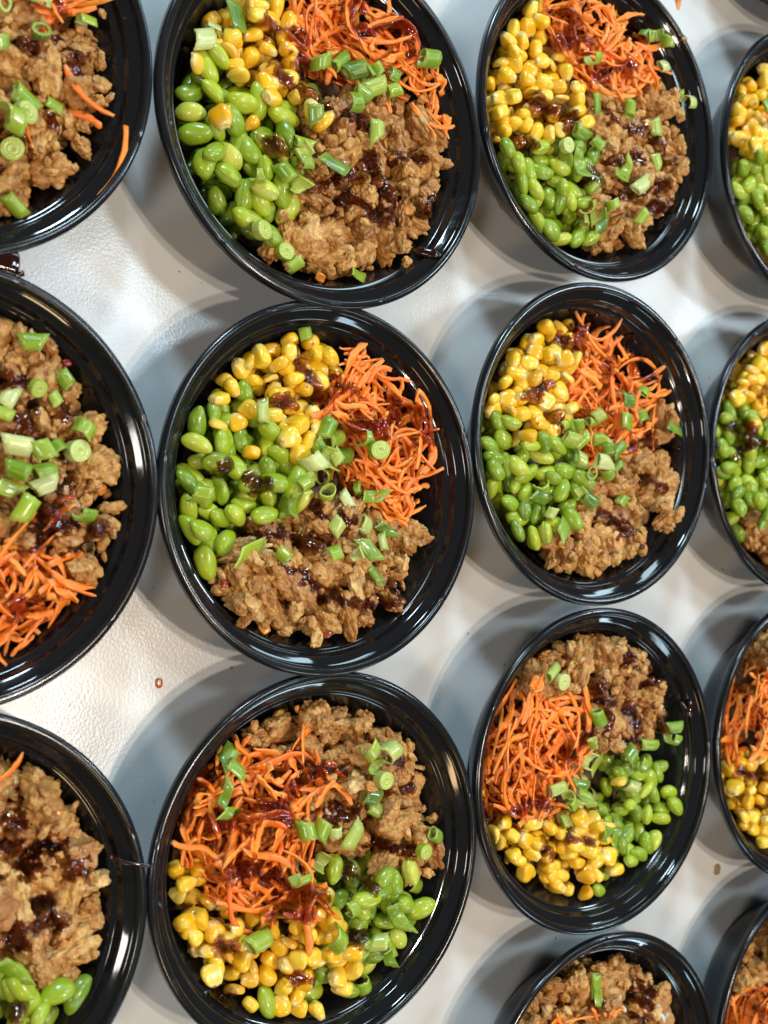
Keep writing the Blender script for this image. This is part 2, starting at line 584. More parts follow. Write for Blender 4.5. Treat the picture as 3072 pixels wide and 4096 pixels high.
MATKEY = {'edamame_bean': 'bean', 'corn_kernel': 'corn', 'carrot_shred': 'carrot', 'chicken_crumble': 'meat', 'scallion_slice': 'scallion',
          'pepper_piece': 'pepper', 'rice_grain': 'rice'}


def uv_sphere(nu, nv):
    th = np.linspace(0, np.pi, nv + 1)
    ph = np.linspace(0, 2 * np.pi, nu, endpoint=False)
    V = [(0, 0, 1)] + [(math.sin(t) * math.cos(p), math.sin(t) * math.sin(p), math.cos(t)) for t in th[1:-1] for p in ph] + [(0, 0, -1)]
    F = []
    for j in range(nu):
        F.append((0, 1 + j, 1 + (j + 1) % nu))
    for i in range(nv - 2):
        for j in range(nu):
            a, b = 1 + i * nu + j, 1 + i * nu + (j + 1) % nu
            F += [(a, a + nu, b + nu), (a, b + nu, b)]
    last = len(V) - 1
    o = 1 + (nv - 2) * nu
    for j in range(nu):
        F.append((o + j, last, o + (j + 1) % nu))
    return np.array(V), np.array(F)


def ico(sub):
    t = (1 + 5 ** 0.5) / 2
    V = [(-1, t, 0), (1, t, 0), (-1, -t, 0), (1, -t, 0), (0, -1, t), (0, 1, t), (0, -1, -t), (0, 1, -t), (t, 0, -1), (t, 0, 1), (-t, 0, -1), (-t, 0, 1)]
    V = [np.array(v) / np.linalg.norm(v) for v in V]
    F = [(0, 11, 5), (0, 5, 1), (0, 1, 7), (0, 7, 10), (0, 10, 11), (1, 5, 9), (5, 11, 4), (11, 10, 2), (10, 7, 6), (7, 1, 8),
         (3, 9, 4), (3, 4, 2), (3, 2, 6), (3, 6, 8), (3, 8, 9), (4, 9, 5), (2, 4, 11), (6, 2, 10), (8, 6, 7), (9, 8, 1)]
    for _ in range(sub):
        cache, G = {}, []

        def mid(a, b):
            k = (min(a, b), max(a, b))
            if k not in cache:
                v = V[a] + V[b]
                V.append(v / np.linalg.norm(v)); cache[k] = len(V) - 1
            return cache[k]
        for a, b, c in F:
            ab, bc, ca = mid(a, b), mid(b, c), mid(c, a)
            G += [(a, ab, ca), (b, bc, ab), (c, ca, bc), (ab, bc, ca)]
        F = G
    return np.array(V), np.array(F)


ICO_F = {s: ico(s)[1] for s in range(1, 5)}
ICO_N = {1: 42, 2: 162, 3: 642, 4: 2562}


def lowfreq(D, r, n=5, amp=0.2, freq=2.0):
    """smooth random field on directions or points D"""
    s = np.zeros(len(D))
    for _ in range(n):
        k = r.normal(size=3) * freq
        s += np.sin(D @ k + r.random() * 6.28)
    return amp * s / n ** 0.5


def bean_proto(seed):
    r = np.random.default_rng(seed)
    V, F = uv_sphere(22, 14)
    V = V[:, [2, 0, 1]]                                   # long axis x
    L, B, H = r.uniform(7.0, 8.9), r.uniform(4.5, 5.4), r.uniform(3.6, 4.4)
    x = V[:, 0]
    prof = 1 + r.uniform(-0.10, 0.14) * x - 0.06 * x * x
    feat = np.zeros(len(V))
    W = V * np.array([L, B, H])
    W[:, 1:] *= prof[:, None]
    W[:, 1] += -r.uniform(0.6, 1.5) * (x * x - 0.3)       # kidney bend
    hil = np.exp(-((V[:, 1] - 1) / 0.22) ** 2 - (x / 0.35) ** 2)
    W[:, 1] -= 0.5 * hil
    feat += 0.35 * hil
    if seed % 4 == 3:                                     # halves parting along the seam
        g = np.exp(-(V[:, 2] / 0.10) ** 2)
        W *= (1 - 0.10 * g)[:, None]
        feat += 0.8 * g
    W += (lowfreq(V, r, 4, 0.18, 2.2))[:, None] * V
    return Proto('edamame_bean', W * mm, F, np.clip(feat, 0, 1))


def corn_proto(seed):
    r = np.random.default_rng(100 + seed)
    V, F = uv_sphere(24, 16)
    e = r.uniform(0.50, 0.68)
    S = np.sign(V) * np.abs(V) ** e
    S /= np.maximum(1, np.linalg.norm(S, axis=1) ** 0.32)[:, None]
    z = S[:, 2]
    w, t, L = r.uniform(4.4, 5.4), r.uniform(3.2, 4.1), r.uniform(5.2, 6.6)
    tp = np.clip((0.35 - z) / 1.3, 0, 1)
    sc = 1 - r.uniform(0.42, 0.6) * tp ** 1.3
    W = np.stack([S[:, 0] * w * sc, S[:, 1] * t * sc, z * L], 1)
    cut = -L * r.uniform(0.70, 0.86)
    low = W[:, 2] < cut
    W[low, 2] = cut + (W[low, 2] - cut) * 0.15 + r.normal(size=low.sum()) * 0.22
    dent = np.exp(-((S[:, 0] / 0.45) ** 2 + (S[:, 1] / 0.4) ** 2)) * (z > 0)
    W[:, 2] -= r.uniform(0.1, 0.75) * dent
    feat = np.clip((-z - 0.30) / 0.45, 0, 1) * 0.95 + 0.25 * dent
    W += lowfreq(V, r, 4, 0.16, 3)[:, None] * V
    if seed % 5 == 4:                                     # a collapsed, empty skin
        W[:, 1] *= 0.62
        W[:, 1] += 0.5 * np.cos(S[:, 0] * 2.5)
        feat = np.clip(feat + 0.2, 0, 1)
    return Proto('corn_kernel', W * mm, F, np.clip(feat, 0, 1))


def meat_proto(seed, sub, R):
    """a lumpy crumb of ground chicken: an uneven core carrying round nodules of several sizes"""
    r = np.random.default_rng(200 + seed)
    V, F = ico(sub)
    ax = np.array([r.uniform(1.0, 1.45), r.uniform(0.8, 1.0), r.uniform(0.55, 0.85)])
    rad = 1 + lowfreq(V, r, 5, 0.22, 1.8)
    nod = np.zeros(len(V))
    for n, w0, a0 in ((9, 0.70, 0.42), (26, 0.36, 0.32), (70, 0.20, 0.17), (160, 0.12, 0.08)):
        if (sub < 3 and n >= 70) or (sub < 4 and n == 160):
            continue
        C = r.normal(size=(n, 3)); C /= np.linalg.norm(C, axis=1)[:, None]
        wd = w0 * r.uniform(0.6, 1.2, n); am = a0 * r.uniform(0.4, 1.15, n)
        ang = np.arccos(np.clip(V @ C.T, -1, 1))
        q = am * np.sqrt(np.clip(1 - (ang / wd) ** 2, 0, 1))
        nod += q.max(1)
    rad = rad * 0.80 + nod * 0.85
    W = V * rad[:, None] * ax * R
    pr = Proto('chicken_crumble', W * mm, F, np.zeros(len(V)), 700)
    pr.sub = sub
    pr.levels = {s: (W[:ICO_N[s]] * mm, ICO_F[s]) for s in range(1, sub + 1)}   # first vertices of the subdivided ball are the coarser ball
    return pr


def strip(path, width, thick, up):
    """closed flattened tube along path; width, thick per point"""
    n = len(path)
    T = np.gradient(path, axis=0); T /= np.linalg.norm(T, axis=1)[:, None]
    S = np.cross(T, up); S /= np.linalg.norm(S, axis=1)[:, None]
    N = np.cross(S, T)
    prof = np.array([(-1, -0.35), (-0.6, -1), (0.6, -1), (1, -0.35), (1, 0.45), (0.55, 1), (-0.55, 1), (-1, 0.45)])
    k = len(prof)
    V = (path[:, None] + S[:, None] * prof[None, :, :1] * width[:, None, None] / 2 + N[:, None] * prof[None, :, 1:] * thick[:, None, None] / 2).reshape(-1, 3)
    F = []
    for i in range(n - 1):
        for j in range(k):
            F.append((i * k + j, i * k + (j + 1) % k, (i + 1) * k + (j + 1) % k, (i + 1) * k + j))
    F = list(quads_to_tris(np.array(F)))
    for j in range(1, k - 1):
        F.append((0, j + 1, j)); o = (n - 1) * k; F.append((o, o + j, o + j + 1))
    return V, np.array(F)


def carrot_proto(seed, L=None):
    r = np.random.default_rng(300 + seed)
    L = L or [11, 14, 18, 22, 28, 35, 9, 15, 19, 25, 12, 30, 10, 16][seed % 14] * r.uniform(0.9, 1.1)
    n = 13
    s = np.linspace(-0.5, 0.5, n)
    c1, c2 = r.normal() * 0.34, r.normal() * 0.5
    x = s * L
    y = L * (c1 * (s * s * 2) + c2 * (s ** 3) * 1.6)
    z = L * (r.normal() * 0.10 * (s * s * 2) + r.normal() * 0.12 * s ** 3)
    path = np.stack([x, y, z], 1)
    w0, t0 = (r.uniform(1.6, 2.8) if seed % 3 else r.uniform(2.8, 4.0)), r.uniform(0.9, 1.5)
    env = np.clip(1.05 - np.abs(s * 2) ** r.uniform(6, 16) * r.uniform(0.25, 0.85), 0.14, 1.05)
    width = w0 * env * (1 + 0.15 * np.sin(s * r.uniform(8, 20) + r.random() * 6)) * (1 + 0.08 * r.normal(size=n))
    thick = t0 * np.clip(env + 0.15, 0.3, 1.1)
    tw = r.normal() * 0.9
    up = np.stack([np.zeros(n), np.sin(s * tw * 2), np.cos(s * tw * 2)], 1)
    V, F = strip(path, width, thick, up)
    V += r.normal(size=V.shape) * 0.13
    feat = np.repeat(np.clip((np.abs(s) - 0.38) / 0.12, 0, 1), 8) * 0.7
    feat += np.tile(np.array([0.4, 0, 0, 0.4, 0.35, 0, 0, 0.35]), n) * r.uniform(0.2, 1)
    return Proto('carrot_shred', V * mm, F, np.clip(feat, 0, 1), 900)


def shell(xs, ang0, ang1, closed, R, wall, flat, skew0, skew1, r, seg=22):
    """piece of a hollow stalk along x: outer and inner skins joined at the cuts"""
    a = np.linspace(ang0, ang1, seg, endpoint=not closed)
    n = len(xs)
    V, ft = [], []
    ruff = r.normal(size=(2, seg)) * 0.18
    for layer, rad in ((0, R), (1, R - wall)):
        for i, x in enumerate(xs):
            u = i / (n - 1)
            for j, t in enumerate(a):
                rr = rad * (1 + 0.05 * math.sin(3 * t + seg))
                yy, zz = rr * math.cos(t), rr * math.sin(t) * flat
                xx = x + (skew0 * (1 - u) + skew1 * u) * yy + (ruff[0, j] * (1 - u) + ruff[1, j] * u)
                V.append((xx, yy, zz))
                ft.append(0.9 if layer else (0.55 if i in (0, n - 1) else 0.0))
    V = np.array(V)
    F = []
    m = seg if closed else seg - 1

    def q(layer, i, j):
        return layer * n * seg + i * seg + j % seg
    for i in range(n - 1):
        for j in range(m):
            F.append((q(0, i, j), q(0, i, j + 1), q(0, i + 1, j + 1), q(0, i + 1, j)))
            F.append((q(1, i, j), q(1, i + 1, j), q(1, i + 1, j + 1), q(1, i, j + 1)))
    for j in range(m):
        F.append((q(0, 0, j), q(1, 0, j), q(1, 0, j + 1), q(0, 0, j + 1)))
        F.append((q(0, n - 1, j), q(0, n - 1, j + 1), q(1, n - 1, j + 1), q(1, n - 1, j)))
    if not closed:
        for i in range(n - 1):
            F.append((q(0, i, 0), q(0, i + 1, 0), q(1, i + 1, 0), q(1, i, 0)))
            F.append((q(0, i, seg - 1), q(1, i, seg - 1), q(1, i + 1, seg - 1), q(0, i + 1, seg - 1)))
    return V, np.array(F), np.array(ft)


def scallion_proto(typ, seed):
    r = np.random.default_rng(400 + seed + 31 * ord(typ))
    if typ == 't':
        L, R = r.uniform(6.0, 12.0), r.uniform(2.8, 4.3)
        V, F, ft = shell(np.linspace(-L / 2, L / 2, 5), 0, 2 * np.pi, True, R, r.uniform(0.55, 0.9), r.uniform(0.42, 0.9), r.normal() * 0.3, r.normal() * 0.3, r)
    elif typ == 'r':
        L, R = r.uniform(2.2, 4.0), r.uniform(3.2, 4.3)
        V, F, ft = shell(np.linspace(-L / 2, L / 2, 4), 0, 2 * np.pi, True, R, r.uniform(0.7, 1.3), r.uniform(0.6, 0.95), r.normal() * 0.2, r.normal() * 0.2, r)
    elif typ == 'c':
        L, R = r.uniform(5.5, 9.5), r.uniform(3.4, 4.8)
        a = r.uniform(2.4, 4.2)
        V, F, ft = shell(np.linspace(-L / 2, L / 2, 5), np.pi / 2 - a / 2, np.pi / 2 + a / 2, False, R, 0.8, r.uniform(0.75, 1), r.normal() * 0.3, r.normal() * 0.3, r)
    elif typ == 'f':
        L, R = r.uniform(10, 15), r.uniform(5, 7)
        a = r.uniform(1.0, 1.5)
        V, F, ft = shell(np.linspace(-L / 2, L / 2, 6), np.pi / 2 - a / 2, np.pi / 2 + a / 2, False, R, 0.7, 0.8, r.uniform(0.4, 0.9), r.uniform(0.3, 0.9), r, 12)
        V[:, 2] -= R * 0.7
        V[:, 2] += 0.06 * V[:, 0] ** 2 * r.normal() * 0.5
    elif typ == 'w':
        L, R = r.uniform(9.5, 12), r.uniform(4.8, 5.6)
        V, F, ft = shell(np.linspace(-L / 2, L / 2, 5), 0.3, 2.9, False, R, 1.1, 0.7, r.normal() * 0.2, r.normal() * 0.2, r, 14)
    else:                                                  # 's': solid slice, concentric layers in the cut faces
        L, R = r.uniform(3.6, 6.0), r.uniform(3.8, 4.7)
        prof = [(0.02, L / 2 - 0.7), (R * 0.16, L / 2 - 0.5), (R * 0.22, L / 2 - 0.05), (R * 0.50, L / 2), (R * 0.54, L / 2 - 0.25), (R * 0.60, L / 2 - 0.02),
                (R * 0.80, L / 2), (R * 0.84, L / 2 - 0.2), (R * 0.9, L / 2), (R * 0.98, L / 2 - 0.12), (R, L / 2 - 0.5)]
        prof = prof + [(a, -b) for a, b in prof[::-1]]
        V, F = revolve(prof, 22)
        V = V[:, [2, 0, 1]]
        rr = np.hypot(V[:, 1], V[:, 2])
        ft = np.clip(1.15 - (rr / R) ** 4, 0, 1)
        V[:, 1] *= r.uniform(0.88, 1)
        V += lowfreq(V, r, 3, 0.15, 0.4)[:, None]
    return Proto('scallion_slice', V * mm, F, np.clip(ft, 0, 1), 900)


def pepper_proto(seed):
    r = np.random.default_rng(500 + seed)
    V, F = uv_sphere(12, 8)
    S = np.sign(V) * np.abs(V) ** 0.5
    W = S * np.array([r.uniform(2.8, 4), r.uniform(2.0, 3), 1.0]) + lowfreq(V, r, 4, 0.4, 2)[:, None] * V
    return Proto('pepper_piece', W * mm, F, np.zeros(len(V)), 400)


def rice_proto(seed):
    r = np.random.default_rng(520 + seed)
    V, F = uv_sphere(10, 8)
    W = V[:, [2, 0, 1]] * np.array([3.6, 1.4, 1.3])
    W[:, 1] += 0.3 * (V[:, 2] ** 2)
    return Proto('rice_grain', W * mm, F, np.zeros(len(V)), 300)


BEANS = [bean_proto(i) for i in range(10)]
CORNS = [corn_proto(i) for i in range(12)]
MEAT_L = [meat_proto(i, 4, 7.0) for i in range(10)]
MEAT_M = [meat_proto(20 + i, 3, 4.3) for i in range(12)]
MEAT_S = [meat_proto(40 + i, 2, 2.3) for i in range(8)]
CARR = [carrot_proto(i) for i in range(28)]
SCAL = {t: [scallion_proto(t, i) for i in range(n)] for t, n in (('t', 10), ('c', 8), ('f', 6), ('s', 4), ('w', 3), ('r', 5))}
PEPP = [pepper_proto(i) for i in range(4)]
RICE = [rice_proto(i) for i in range(3)]

# ------------------------------------------------------------------ what lies where, read off the photograph
# each bowl: reading frame (x0, y0, scale): photo pixel = x0 + x/scale; outlines of the portions; single pieces as (x, y, angle)
LAY = {
 'A': dict(fr=(600, 0, 1.2289),
  corn=[(180,20),(330,-90),(620,-130),(700,60),(730,330),(760,520),(700,540),(500,420),(330,300),(200,180),(150,130)],
  bean=[(120,260),(330,300),(500,420),(740,560),(760,700),(720,930),(610,1100),(560,1250),(450,1200),(250,920),(150,680),(110,420)],
  carrot=[(620,-100),(1200,-130),(1330,60),(1370,300),(1400,500),(1440,720),(1330,600),(1200,430),(1000,330),(760,320),(690,150)],
  meat=[(760,560),(1000,500),(1230,460),(1400,540),(1490,650),(1440,850),(1400,1050),(1240,1250),(1000,1360),(860,1400),(720,1330),(580,1200),(640,1050),(740,930),(790,720)],
  B=[(200,415,-15),(390,450,20),(245,545,10),(560,550,85),(670,590,20),(640,690,85),(200,655,0),(280,780,110),(395,780,45),(480,750,65),(555,730,45),(355,865,35),(450,940,100),(625,955,80),(340,985,70),(570,1035,60),(455,1100,20),(560,1180,60),(300,640,60),(310,480,45),(520,960,20),(565,850,80),(270,350,60),(340,260,50)],
  K=[(205,325,10),(375,620,80),(460,620,-30),(425,330,20),(415,370,10),(500,265,90),(605,420,-5),(550,120,40),(660,190,60),(570,350,0),(670,330,0),(735,430,40),(700,470,0),(845,610,-20),(770,590,60),(800,520,30),(400,180,70),(310,80,-40),(560,490,0),(420,250,30),(620,60,80),(540,40,20),(590,250,60),(500,60,40)],
  S=['f,420,100,60','c,310,130,20','w,255,230,-10','c,825,300,80','c,840,410,60','t,920,300,-40','t,905,440,70','t,980,360,-10','c,1030,400,60','t,1080,360,70','c,1155,370,30','t,1160,465,-10','t,980,500,30','c,960,540,0','t,1060,480,-20','t,1295,335,15','t,1062,695,90','t,745,720,20','c,705,780,60','t,720,845,0','f,870,830,30','c,690,930,40','t,640,865,60','c,490,895,0','s,500,1175,0','s,620,1260,10','c,680,1310,-30','f,965,1360,20','c,745,570,80'],
  sauce=[[(540,120),(690,190),(740,300),(740,470),(850,560)],[(900,90),(1000,200),(1150,200),(1230,300)],[(600,360),(720,470)],[(860,600),(1000,620),(1180,780),(1280,820)],[(1050,780),(1080,900),(1110,960),(1150,1100)],[(750,960),(900,900),(960,890)],[(950,980),(1060,1080),(1130,1110)],[(1270,1080),(1300,1010)],[(530,720),(610,790)],[(930,60),(1020,60)]],
  C=[(1350,640,50),(1290,620,60),(1390,690,20),(1130,540,60)], X=[(830,940,1),(1215,1060,1),(800,1380,.7)]),
 'B': dict(fr=(600, 1180, 1.2289),
  corn=[(330,270),(480,250),(600,190),(700,180),(870,210),(950,330),(880,480),(850,560),(790,640),(740,760),(690,800),(600,740),(450,640),(380,500),(320,400)],
  bean=[(270,430),(380,450),(500,560),(600,700),(700,800),(780,960),(750,1060),(660,1120),(560,1150),(430,1250),(330,1310),(260,1410),(180,1300),(105,1100),(105,900),(150,680),(200,560)],
  carrot=[(880,340),(960,280),(1090,220),(1170,300),(1330,320),(1400,520),(1390,680),(1380,800),(1330,930),(1280,1050),(1250,1150),(1150,1050),(1050,900),(1020,800),(1000,680),(880,620),(790,640),(850,480)],
  meat=[(480,1160),(600,1150),(800,1060),(900,1080),(1080,1080),(1240,1180),(1330,1170),(1240,1260),(1230,1480),(1080,1580),(900,1700),(760,1770),(660,1740),(520,1660),(340,1520),(280,1400),(330,1310),(440,1260)],
  B=[(330,530,70),(445,510,65),(360,625,-10),(195,640,80),(200,740,25),(370,735,80),(295,740,80),(190,835,35),(390,845,45),(300,835,10),(460,920,-50),(155,915,50),(255,955,25),(350,960,70),(165,1060,80),(305,1070,10),(455,1040,5),(590,1000,70),(425,1115,40),(525,1090,-10),(215,1160,60),(300,1190,-75),(185,1200,25),(370,1235,-45),(245,1320,75),(550,700,30),(680,850,45),(540,840,80),(610,790,30),(655,1040,-60),(745,1020,-60),(575,930,20),(450,720,80)],
  K=[(285,525,-10),(255,640,85),(390,320,20),(455,350,-30),(370,425,30),(510,430,30),(565,270,0),(640,220,0),(830,245,30),(905,315,60),(650,310,20),(745,350,30),(825,365,70),(590,405,60),(690,405,0),(735,465,10),(615,500,10),(720,580,70),(770,580,90),(455,620,60),(595,590,110),(665,670,0),(650,730,-30),(740,735,30),(480,785,80),(700,780,10),(775,665,0),(840,500,-40),(570,335,-20),(500,310,60),(720,220,60),(785,280,0),(770,810,80)],
  S=['t,515,590,80','t,850,650,-70','t,945,710,-30','c,1065,705,10','t,815,755,60','c,845,815,20','t,985,785,-10','s,1080,775,0','t,960,880,-10','t,870,980,80','t,1065,935,-15','t,980,1020,70','f,1115,990,0','t,905,1145,-60','t,1060,1140,35','f,1170,1130,40','t,1130,1240,85','t,940,1270,80','f,1000,1250,60','c,570,1290,40','t,1090,1380,70','c,845,1280,-20','f,445,1275,-20','c,215,1005,10','t,690,940,-30','t,770,900,-30','f,680,1020,80','c,735,830,50','c,740,210,70','c,890,790,60'],
  sauce=[[(680,280),(730,340),(820,460),(850,520)],[(700,560),(600,540)],[(290,850),(330,870)],[(430,900),(490,950)],[(930,640),(1100,660),(1250,580),(1300,680),(1340,720)],[(1150,520),(1200,600)],[(500,1180),(620,1180),(760,1240),(830,1260)],[(620,1330),(740,1420),(850,1480),(960,1500),(1150,1500),(1170,1420)],[(930,1120),(1010,1170)],[(820,1100),(790,1020)],[(900,480),(960,470)]],
  C=[(1050,290,-60),(1230,300,0),(1350,430,60),(1390,560,80),(1060,350,-60)], X=[(630,1180,0),(325,1430,0),(530,1640,.9),(815,1660,0.1)]),
 'C': dict(fr=(560, 2650, 1.1935),
  meat=[(560,290),(740,200),(880,190),(1040,240),(1230,270),(1340,450),(1400,650),(1330,830),(1440,940),(1450,1060),(1230,1000),(1080,930),(930,870),(840,760),(800,600),(700,450),(520,440),(480,350)],
  carrot=[(420,400),(480,380),(560,430),(740,350),(800,440),(950,560),(830,650),(800,760),(820,860),(790,980),(850,1050),(850,1200),(800,1230),(700,1220),(560,1210),(400,1200),(330,1020),(180,920),(180,820),(260,650),(330,580)],
  corn=[(150,960),(330,1010),(400,1180),(560,1200),(700,1210),(800,1050),(920,1080),(950,1250),(1000,1380),(950,1540),(800,1680),(620,1700),(440,1600),(300,1480),(180,1270)],
  bean=[(940,960),(1080,960),(1230,970),(1350,1150),(1340,1300),(1240,1440),(1100,1580),(900,1620),(760,1560),(830,1430),(960,1400),(960,1250),(920,1080)],
  B=[(965,1000,100),(1025,1020,80),(1145,1020,80),(1110,1160,85),(985,1170,-60),(1010,1285,20),(1290,1260,20),(1320,1165,-40),(1250,1130,40),(1190,1260,10),(1080,1470,-60),(1010,1460,-80),(830,1590,-15),(830,1520,-15),(1230,1340,30),(900,1470,30),(590,1610,80),(880,1410,-30),(1090,1050,0),(1050,1130,80),(1240,960,80),(965,1580,20)],
  K=[(200,1010,80),(220,1130,30),(305,1240,70),(240,1310,20),(300,1390,10),(440,1440,-70),(360,1420,80),(320,1470,30),(510,1610,20),(435,1560,0),(725,1650,0),(785,1680,60),(605,1670,90),(690,1590,-60),(640,1550,-40),(940,1540,10),(930,1450,-20),(700,1370,5),(700,1440,15),(575,1470,40),(500,1340,30),(830,1390,10),(840,1300,10),(975,1370,-20),(905,1330,20),(890,1120,-60),(830,1090,60),(820,1190,60),(905,1220,20),(350,1310,40),(420,1270,30),(770,1280,-70),(750,1500,-10),(510,1490,0),(640,1290,40),(210,1230,-30)],
  S=['f,375,420,-50','c,370,505,40','f,410,600,-70','f,390,710,10','t,765,780,80','t,845,790,-70','t,920,800,80','t,1000,805,-60','c,1050,390,50','c,1110,400,-40','t,1075,480,20','s,1085,555,0','t,1100,630,10','t,1140,700,30','c,870,950,30','s,1285,860,0','t,1365,815,30','t,1300,1065,20','t,580,1310,-20','c,910,1290,50','c,955,1140,-20','f,1190,1190,70','t,1110,1320,-20','t,1180,1340,80','f,1190,1440,70','t,1040,1570,80','c,735,1010,-20'],
  sauce=[[(280,580),(340,530)],[(330,790),(420,740),(560,700),(650,640),(740,560),(840,480),(940,490)],[(640,700),(680,780)],[(380,960),(400,1010),(540,1000),(640,1050),(760,1090),(840,1140)],[(600,1200),(680,1190),(760,1180)],[(850,710),(960,720),(1030,700)],[(1130,440),(1200,460)],[(1180,610),(1290,600)],[(1150,860),(1240,880),(1080,880)],[(390,1340),(460,1350)],[(790,1490),(700,1490)],[(380,1590),(300,1550)],[(1000,1000),(1040,1050)],[(980,1290),(1030,1270)]],
  C=[(930,530,30),(840,620,-60),(880,490,10),(790,1180,70),(830,1150,50),(770,1230,75)], X=[(745,220,.9),(1020,570,.7)]),
 'D': dict(fr=(1880, 0, 1.3918),
  corn=[(260,100),(330,10),(400,60),(480,220),(580,380),(650,500),(690,640),(620,720),(520,780),(380,790),(200,770),(120,680),(110,450),(150,300),(200,180)],
  bean=[(140,780),(260,790),(400,790),(560,740),(680,760),(720,850),(690,980),(650,1120),(730,1250),(690,1340),(560,1380),(430,1320),(320,1210),(250,1060),(180,900)],
  carrot=[(330,20),(400,-100),(900,-100),(960,0),(930,100),(960,220),(1000,330),(1000,480),(960,530),(820,550),(650,490),(560,400),(470,250),(340,110)],
  meat=[(720,580),(860,550),(980,530),(1010,400),(1110,340),(1190,540),(1160,740),(1140,900),(1090,1050),(1110,1150),(1130,1250),(1010,1320),(980,1440),(860,1420),(740,1400),(580,1380),(720,1340),(760,1240),(680,1140),(720,980),(740,800),(690,660)],
  B=[(280,860,20),(430,885,5),(185,835,70),(330,940,80),(390,970,20),(420,800,-20),(620,810,40),(545,780,-10),(285,1030,80),(350,1060,60),(430,1065,80),(570,1040,50),(670,1030,-50),(460,1150,100),(525,1140,80),(615,1130,-10),(385,1210,60),(540,1240,25),(520,1330,-10),(675,1325,-30),(445,1280,50),(520,930,30),(240,940,80),(290,1110,60),(510,1050,60),(650,940,70),(610,950,-80)],
  K=[(300,65,80),(245,170,20),(225,225,30),(410,170,-40),(185,310,-60),(390,265,-20),(250,360,40),(300,320,50),(400,340,0),(480,375,0),(205,415,40),(325,440,20),(345,500,-60),(420,450,30),(185,555,0),(240,540,60),(515,480,20),(600,515,0),(510,565,10),(360,620,20),(480,635,10),(610,595,0),(645,650,-30),(520,720,-40),(230,690,100),(300,735,-40),(375,740,-60),(440,730,-60),(170,740,80),(270,620,10),(300,660,20),(410,570,30),(550,390,80),(290,240,60),(320,160,70),(340,120,30),(155,640,80)],
  S=['t,965,100,-60','c,955,165,80','c,1000,250,80','c,635,340,-10','t,1035,400,-5','t,1095,565,30','c,1110,610,10','t,860,615,90','t,680,560,80','t,1035,710,80','t,1035,905,80','t,640,720,30','c,705,820,60','s,500,825,0','f,600,930,80','f,885,920,-60','f,830,980,20','t,920,1035,-40','t,895,1230,-60','t,700,1200,80','t,635,1245,-80','c,640,1160,-20','f,740,1260,-30','c,740,1170,80'],
  sauce=[[(450,90),(520,180),(480,240),(600,260),(640,290)],[(860,50),(920,150),(880,250),(960,180)],[(330,540),(360,610),(480,640),(560,700)],[(300,790),(340,820)],[(650,430),(760,400),(860,380)],[(760,640),(860,700),(960,720)],[(760,900),(850,900),(940,870)],[(780,1120),(900,1100),(1010,1080),(980,1180),(1100,1210)],[(1040,780),(1050,920)],[(520,730),(560,690)],[(650,990),(690,1010)]],
  C=[(980,430,60),(900,500,70),(960,300,0)], X=[]),
 'E': dict(fr=(1880, 1100, 1.3918),
  corn=[(330,300),(400,270),(480,260),(560,300),(600,450),(560,560),(560,760),(480,860),(420,900),(300,930),(240,870),(150,760),(105,700),(160,560),(240,420)],
  bean=[(95,790),(200,780),(330,880),(500,900),(600,1000),(610,1130),(580,1290),(500,1400),(380,1500),(320,1550),(220,1440),(120,1250),(85,1000)],
  carrot=[(560,270),(600,230),(640,300),(800,240),(880,230),(980,280),(1050,340),(1110,430),(1110,500),(1050,560),(1070,620),(1030,730),(990,880),(930,980),(780,1040),(720,1000),(700,900),(820,780),(640,740),(550,720),(560,600),(600,450)],
  meat=[(1060,690),(1110,740),(1170,830),(1130,960),(1180,1000),(1130,1090),(1070,1180),(1080,1250),(1050,1390),(940,1460),(860,1540),(700,1620),(620,1650),(480,1620),(370,1570),(390,1480),(500,1420),(590,1290),(650,1180),(760,1120),(900,1080),(940,960),(1000,900)],
  B=[(200,920,40),(115,905,30),(135,975,20),(195,1055,80),(310,1020,-35),(455,965,40),(415,1045,20),(530,1070,15),(225,1160,-50),(135,1180,75),(315,1210,-60),(445,1130,30),(215,1270,20),(360,1300,-70),(500,1180,-60),(515,1285,-30),(245,1330,10),(250,1415,70),(340,1475,80),(440,1390,20),(585,1140,45),(380,910,50),(150,810,60),(235,850,20),(340,1100,-30),(290,950,0),(490,1360,70),(260,1080,40),(100,1050,60)],
  K=[(425,325,70),(350,365,10),(480,290,60),(305,405,30),(385,410,20),(430,440,-60),(510,395,40),(240,505,-80),(325,495,20),(470,480,-50),(555,490,-20),(195,645,40),(290,595,-40),(400,540,10),(510,570,10),(395,605,80),(335,670,30),(490,650,50),(130,715,30),(205,765,60),(265,770,80),(320,770,80),(440,735,10),(530,750,0),(370,850,30),(290,890,20),(445,860,60),(450,545,0),(220,560,30),(380,760,90),(570,300,60),(260,690,20)],
  S=['t,545,820,-30','t,545,920,20','t,640,800,60','c,690,820,70','t,785,830,-5','t,780,910,-5','t,960,780,80','t,940,650,-60','t,870,820,85','c,870,690,20','f,1070,830,35','t,630,930,-50','t,850,970,-50','c,600,1030,40','t,670,1010,-40','t,630,1120,20','t,700,1120,40','c,780,1100,60','t,870,1070,-50','c,800,970,90','t,860,1275,-60','t,640,1230,40','c,560,1210,60','c,425,1190,60','t,425,1330,-60','f,455,1410,-50','t,735,1040,10','f,380,1240,20','c,780,770,-40'],
  sauce=[[(500,360),(560,380),(640,460)],[(860,350),(900,430),(950,540),(1010,590)],[(760,500),(800,620)],[(260,690),(350,660),(420,610)],[(440,800),(460,880)],[(920,960),(980,900),(1030,940),(1100,960)],[(940,1140),(1020,1180)],[(690,1340),(760,1370),(860,1390),(780,1470)],[(570,340),(600,400)],[(580,310),(680,270)]],
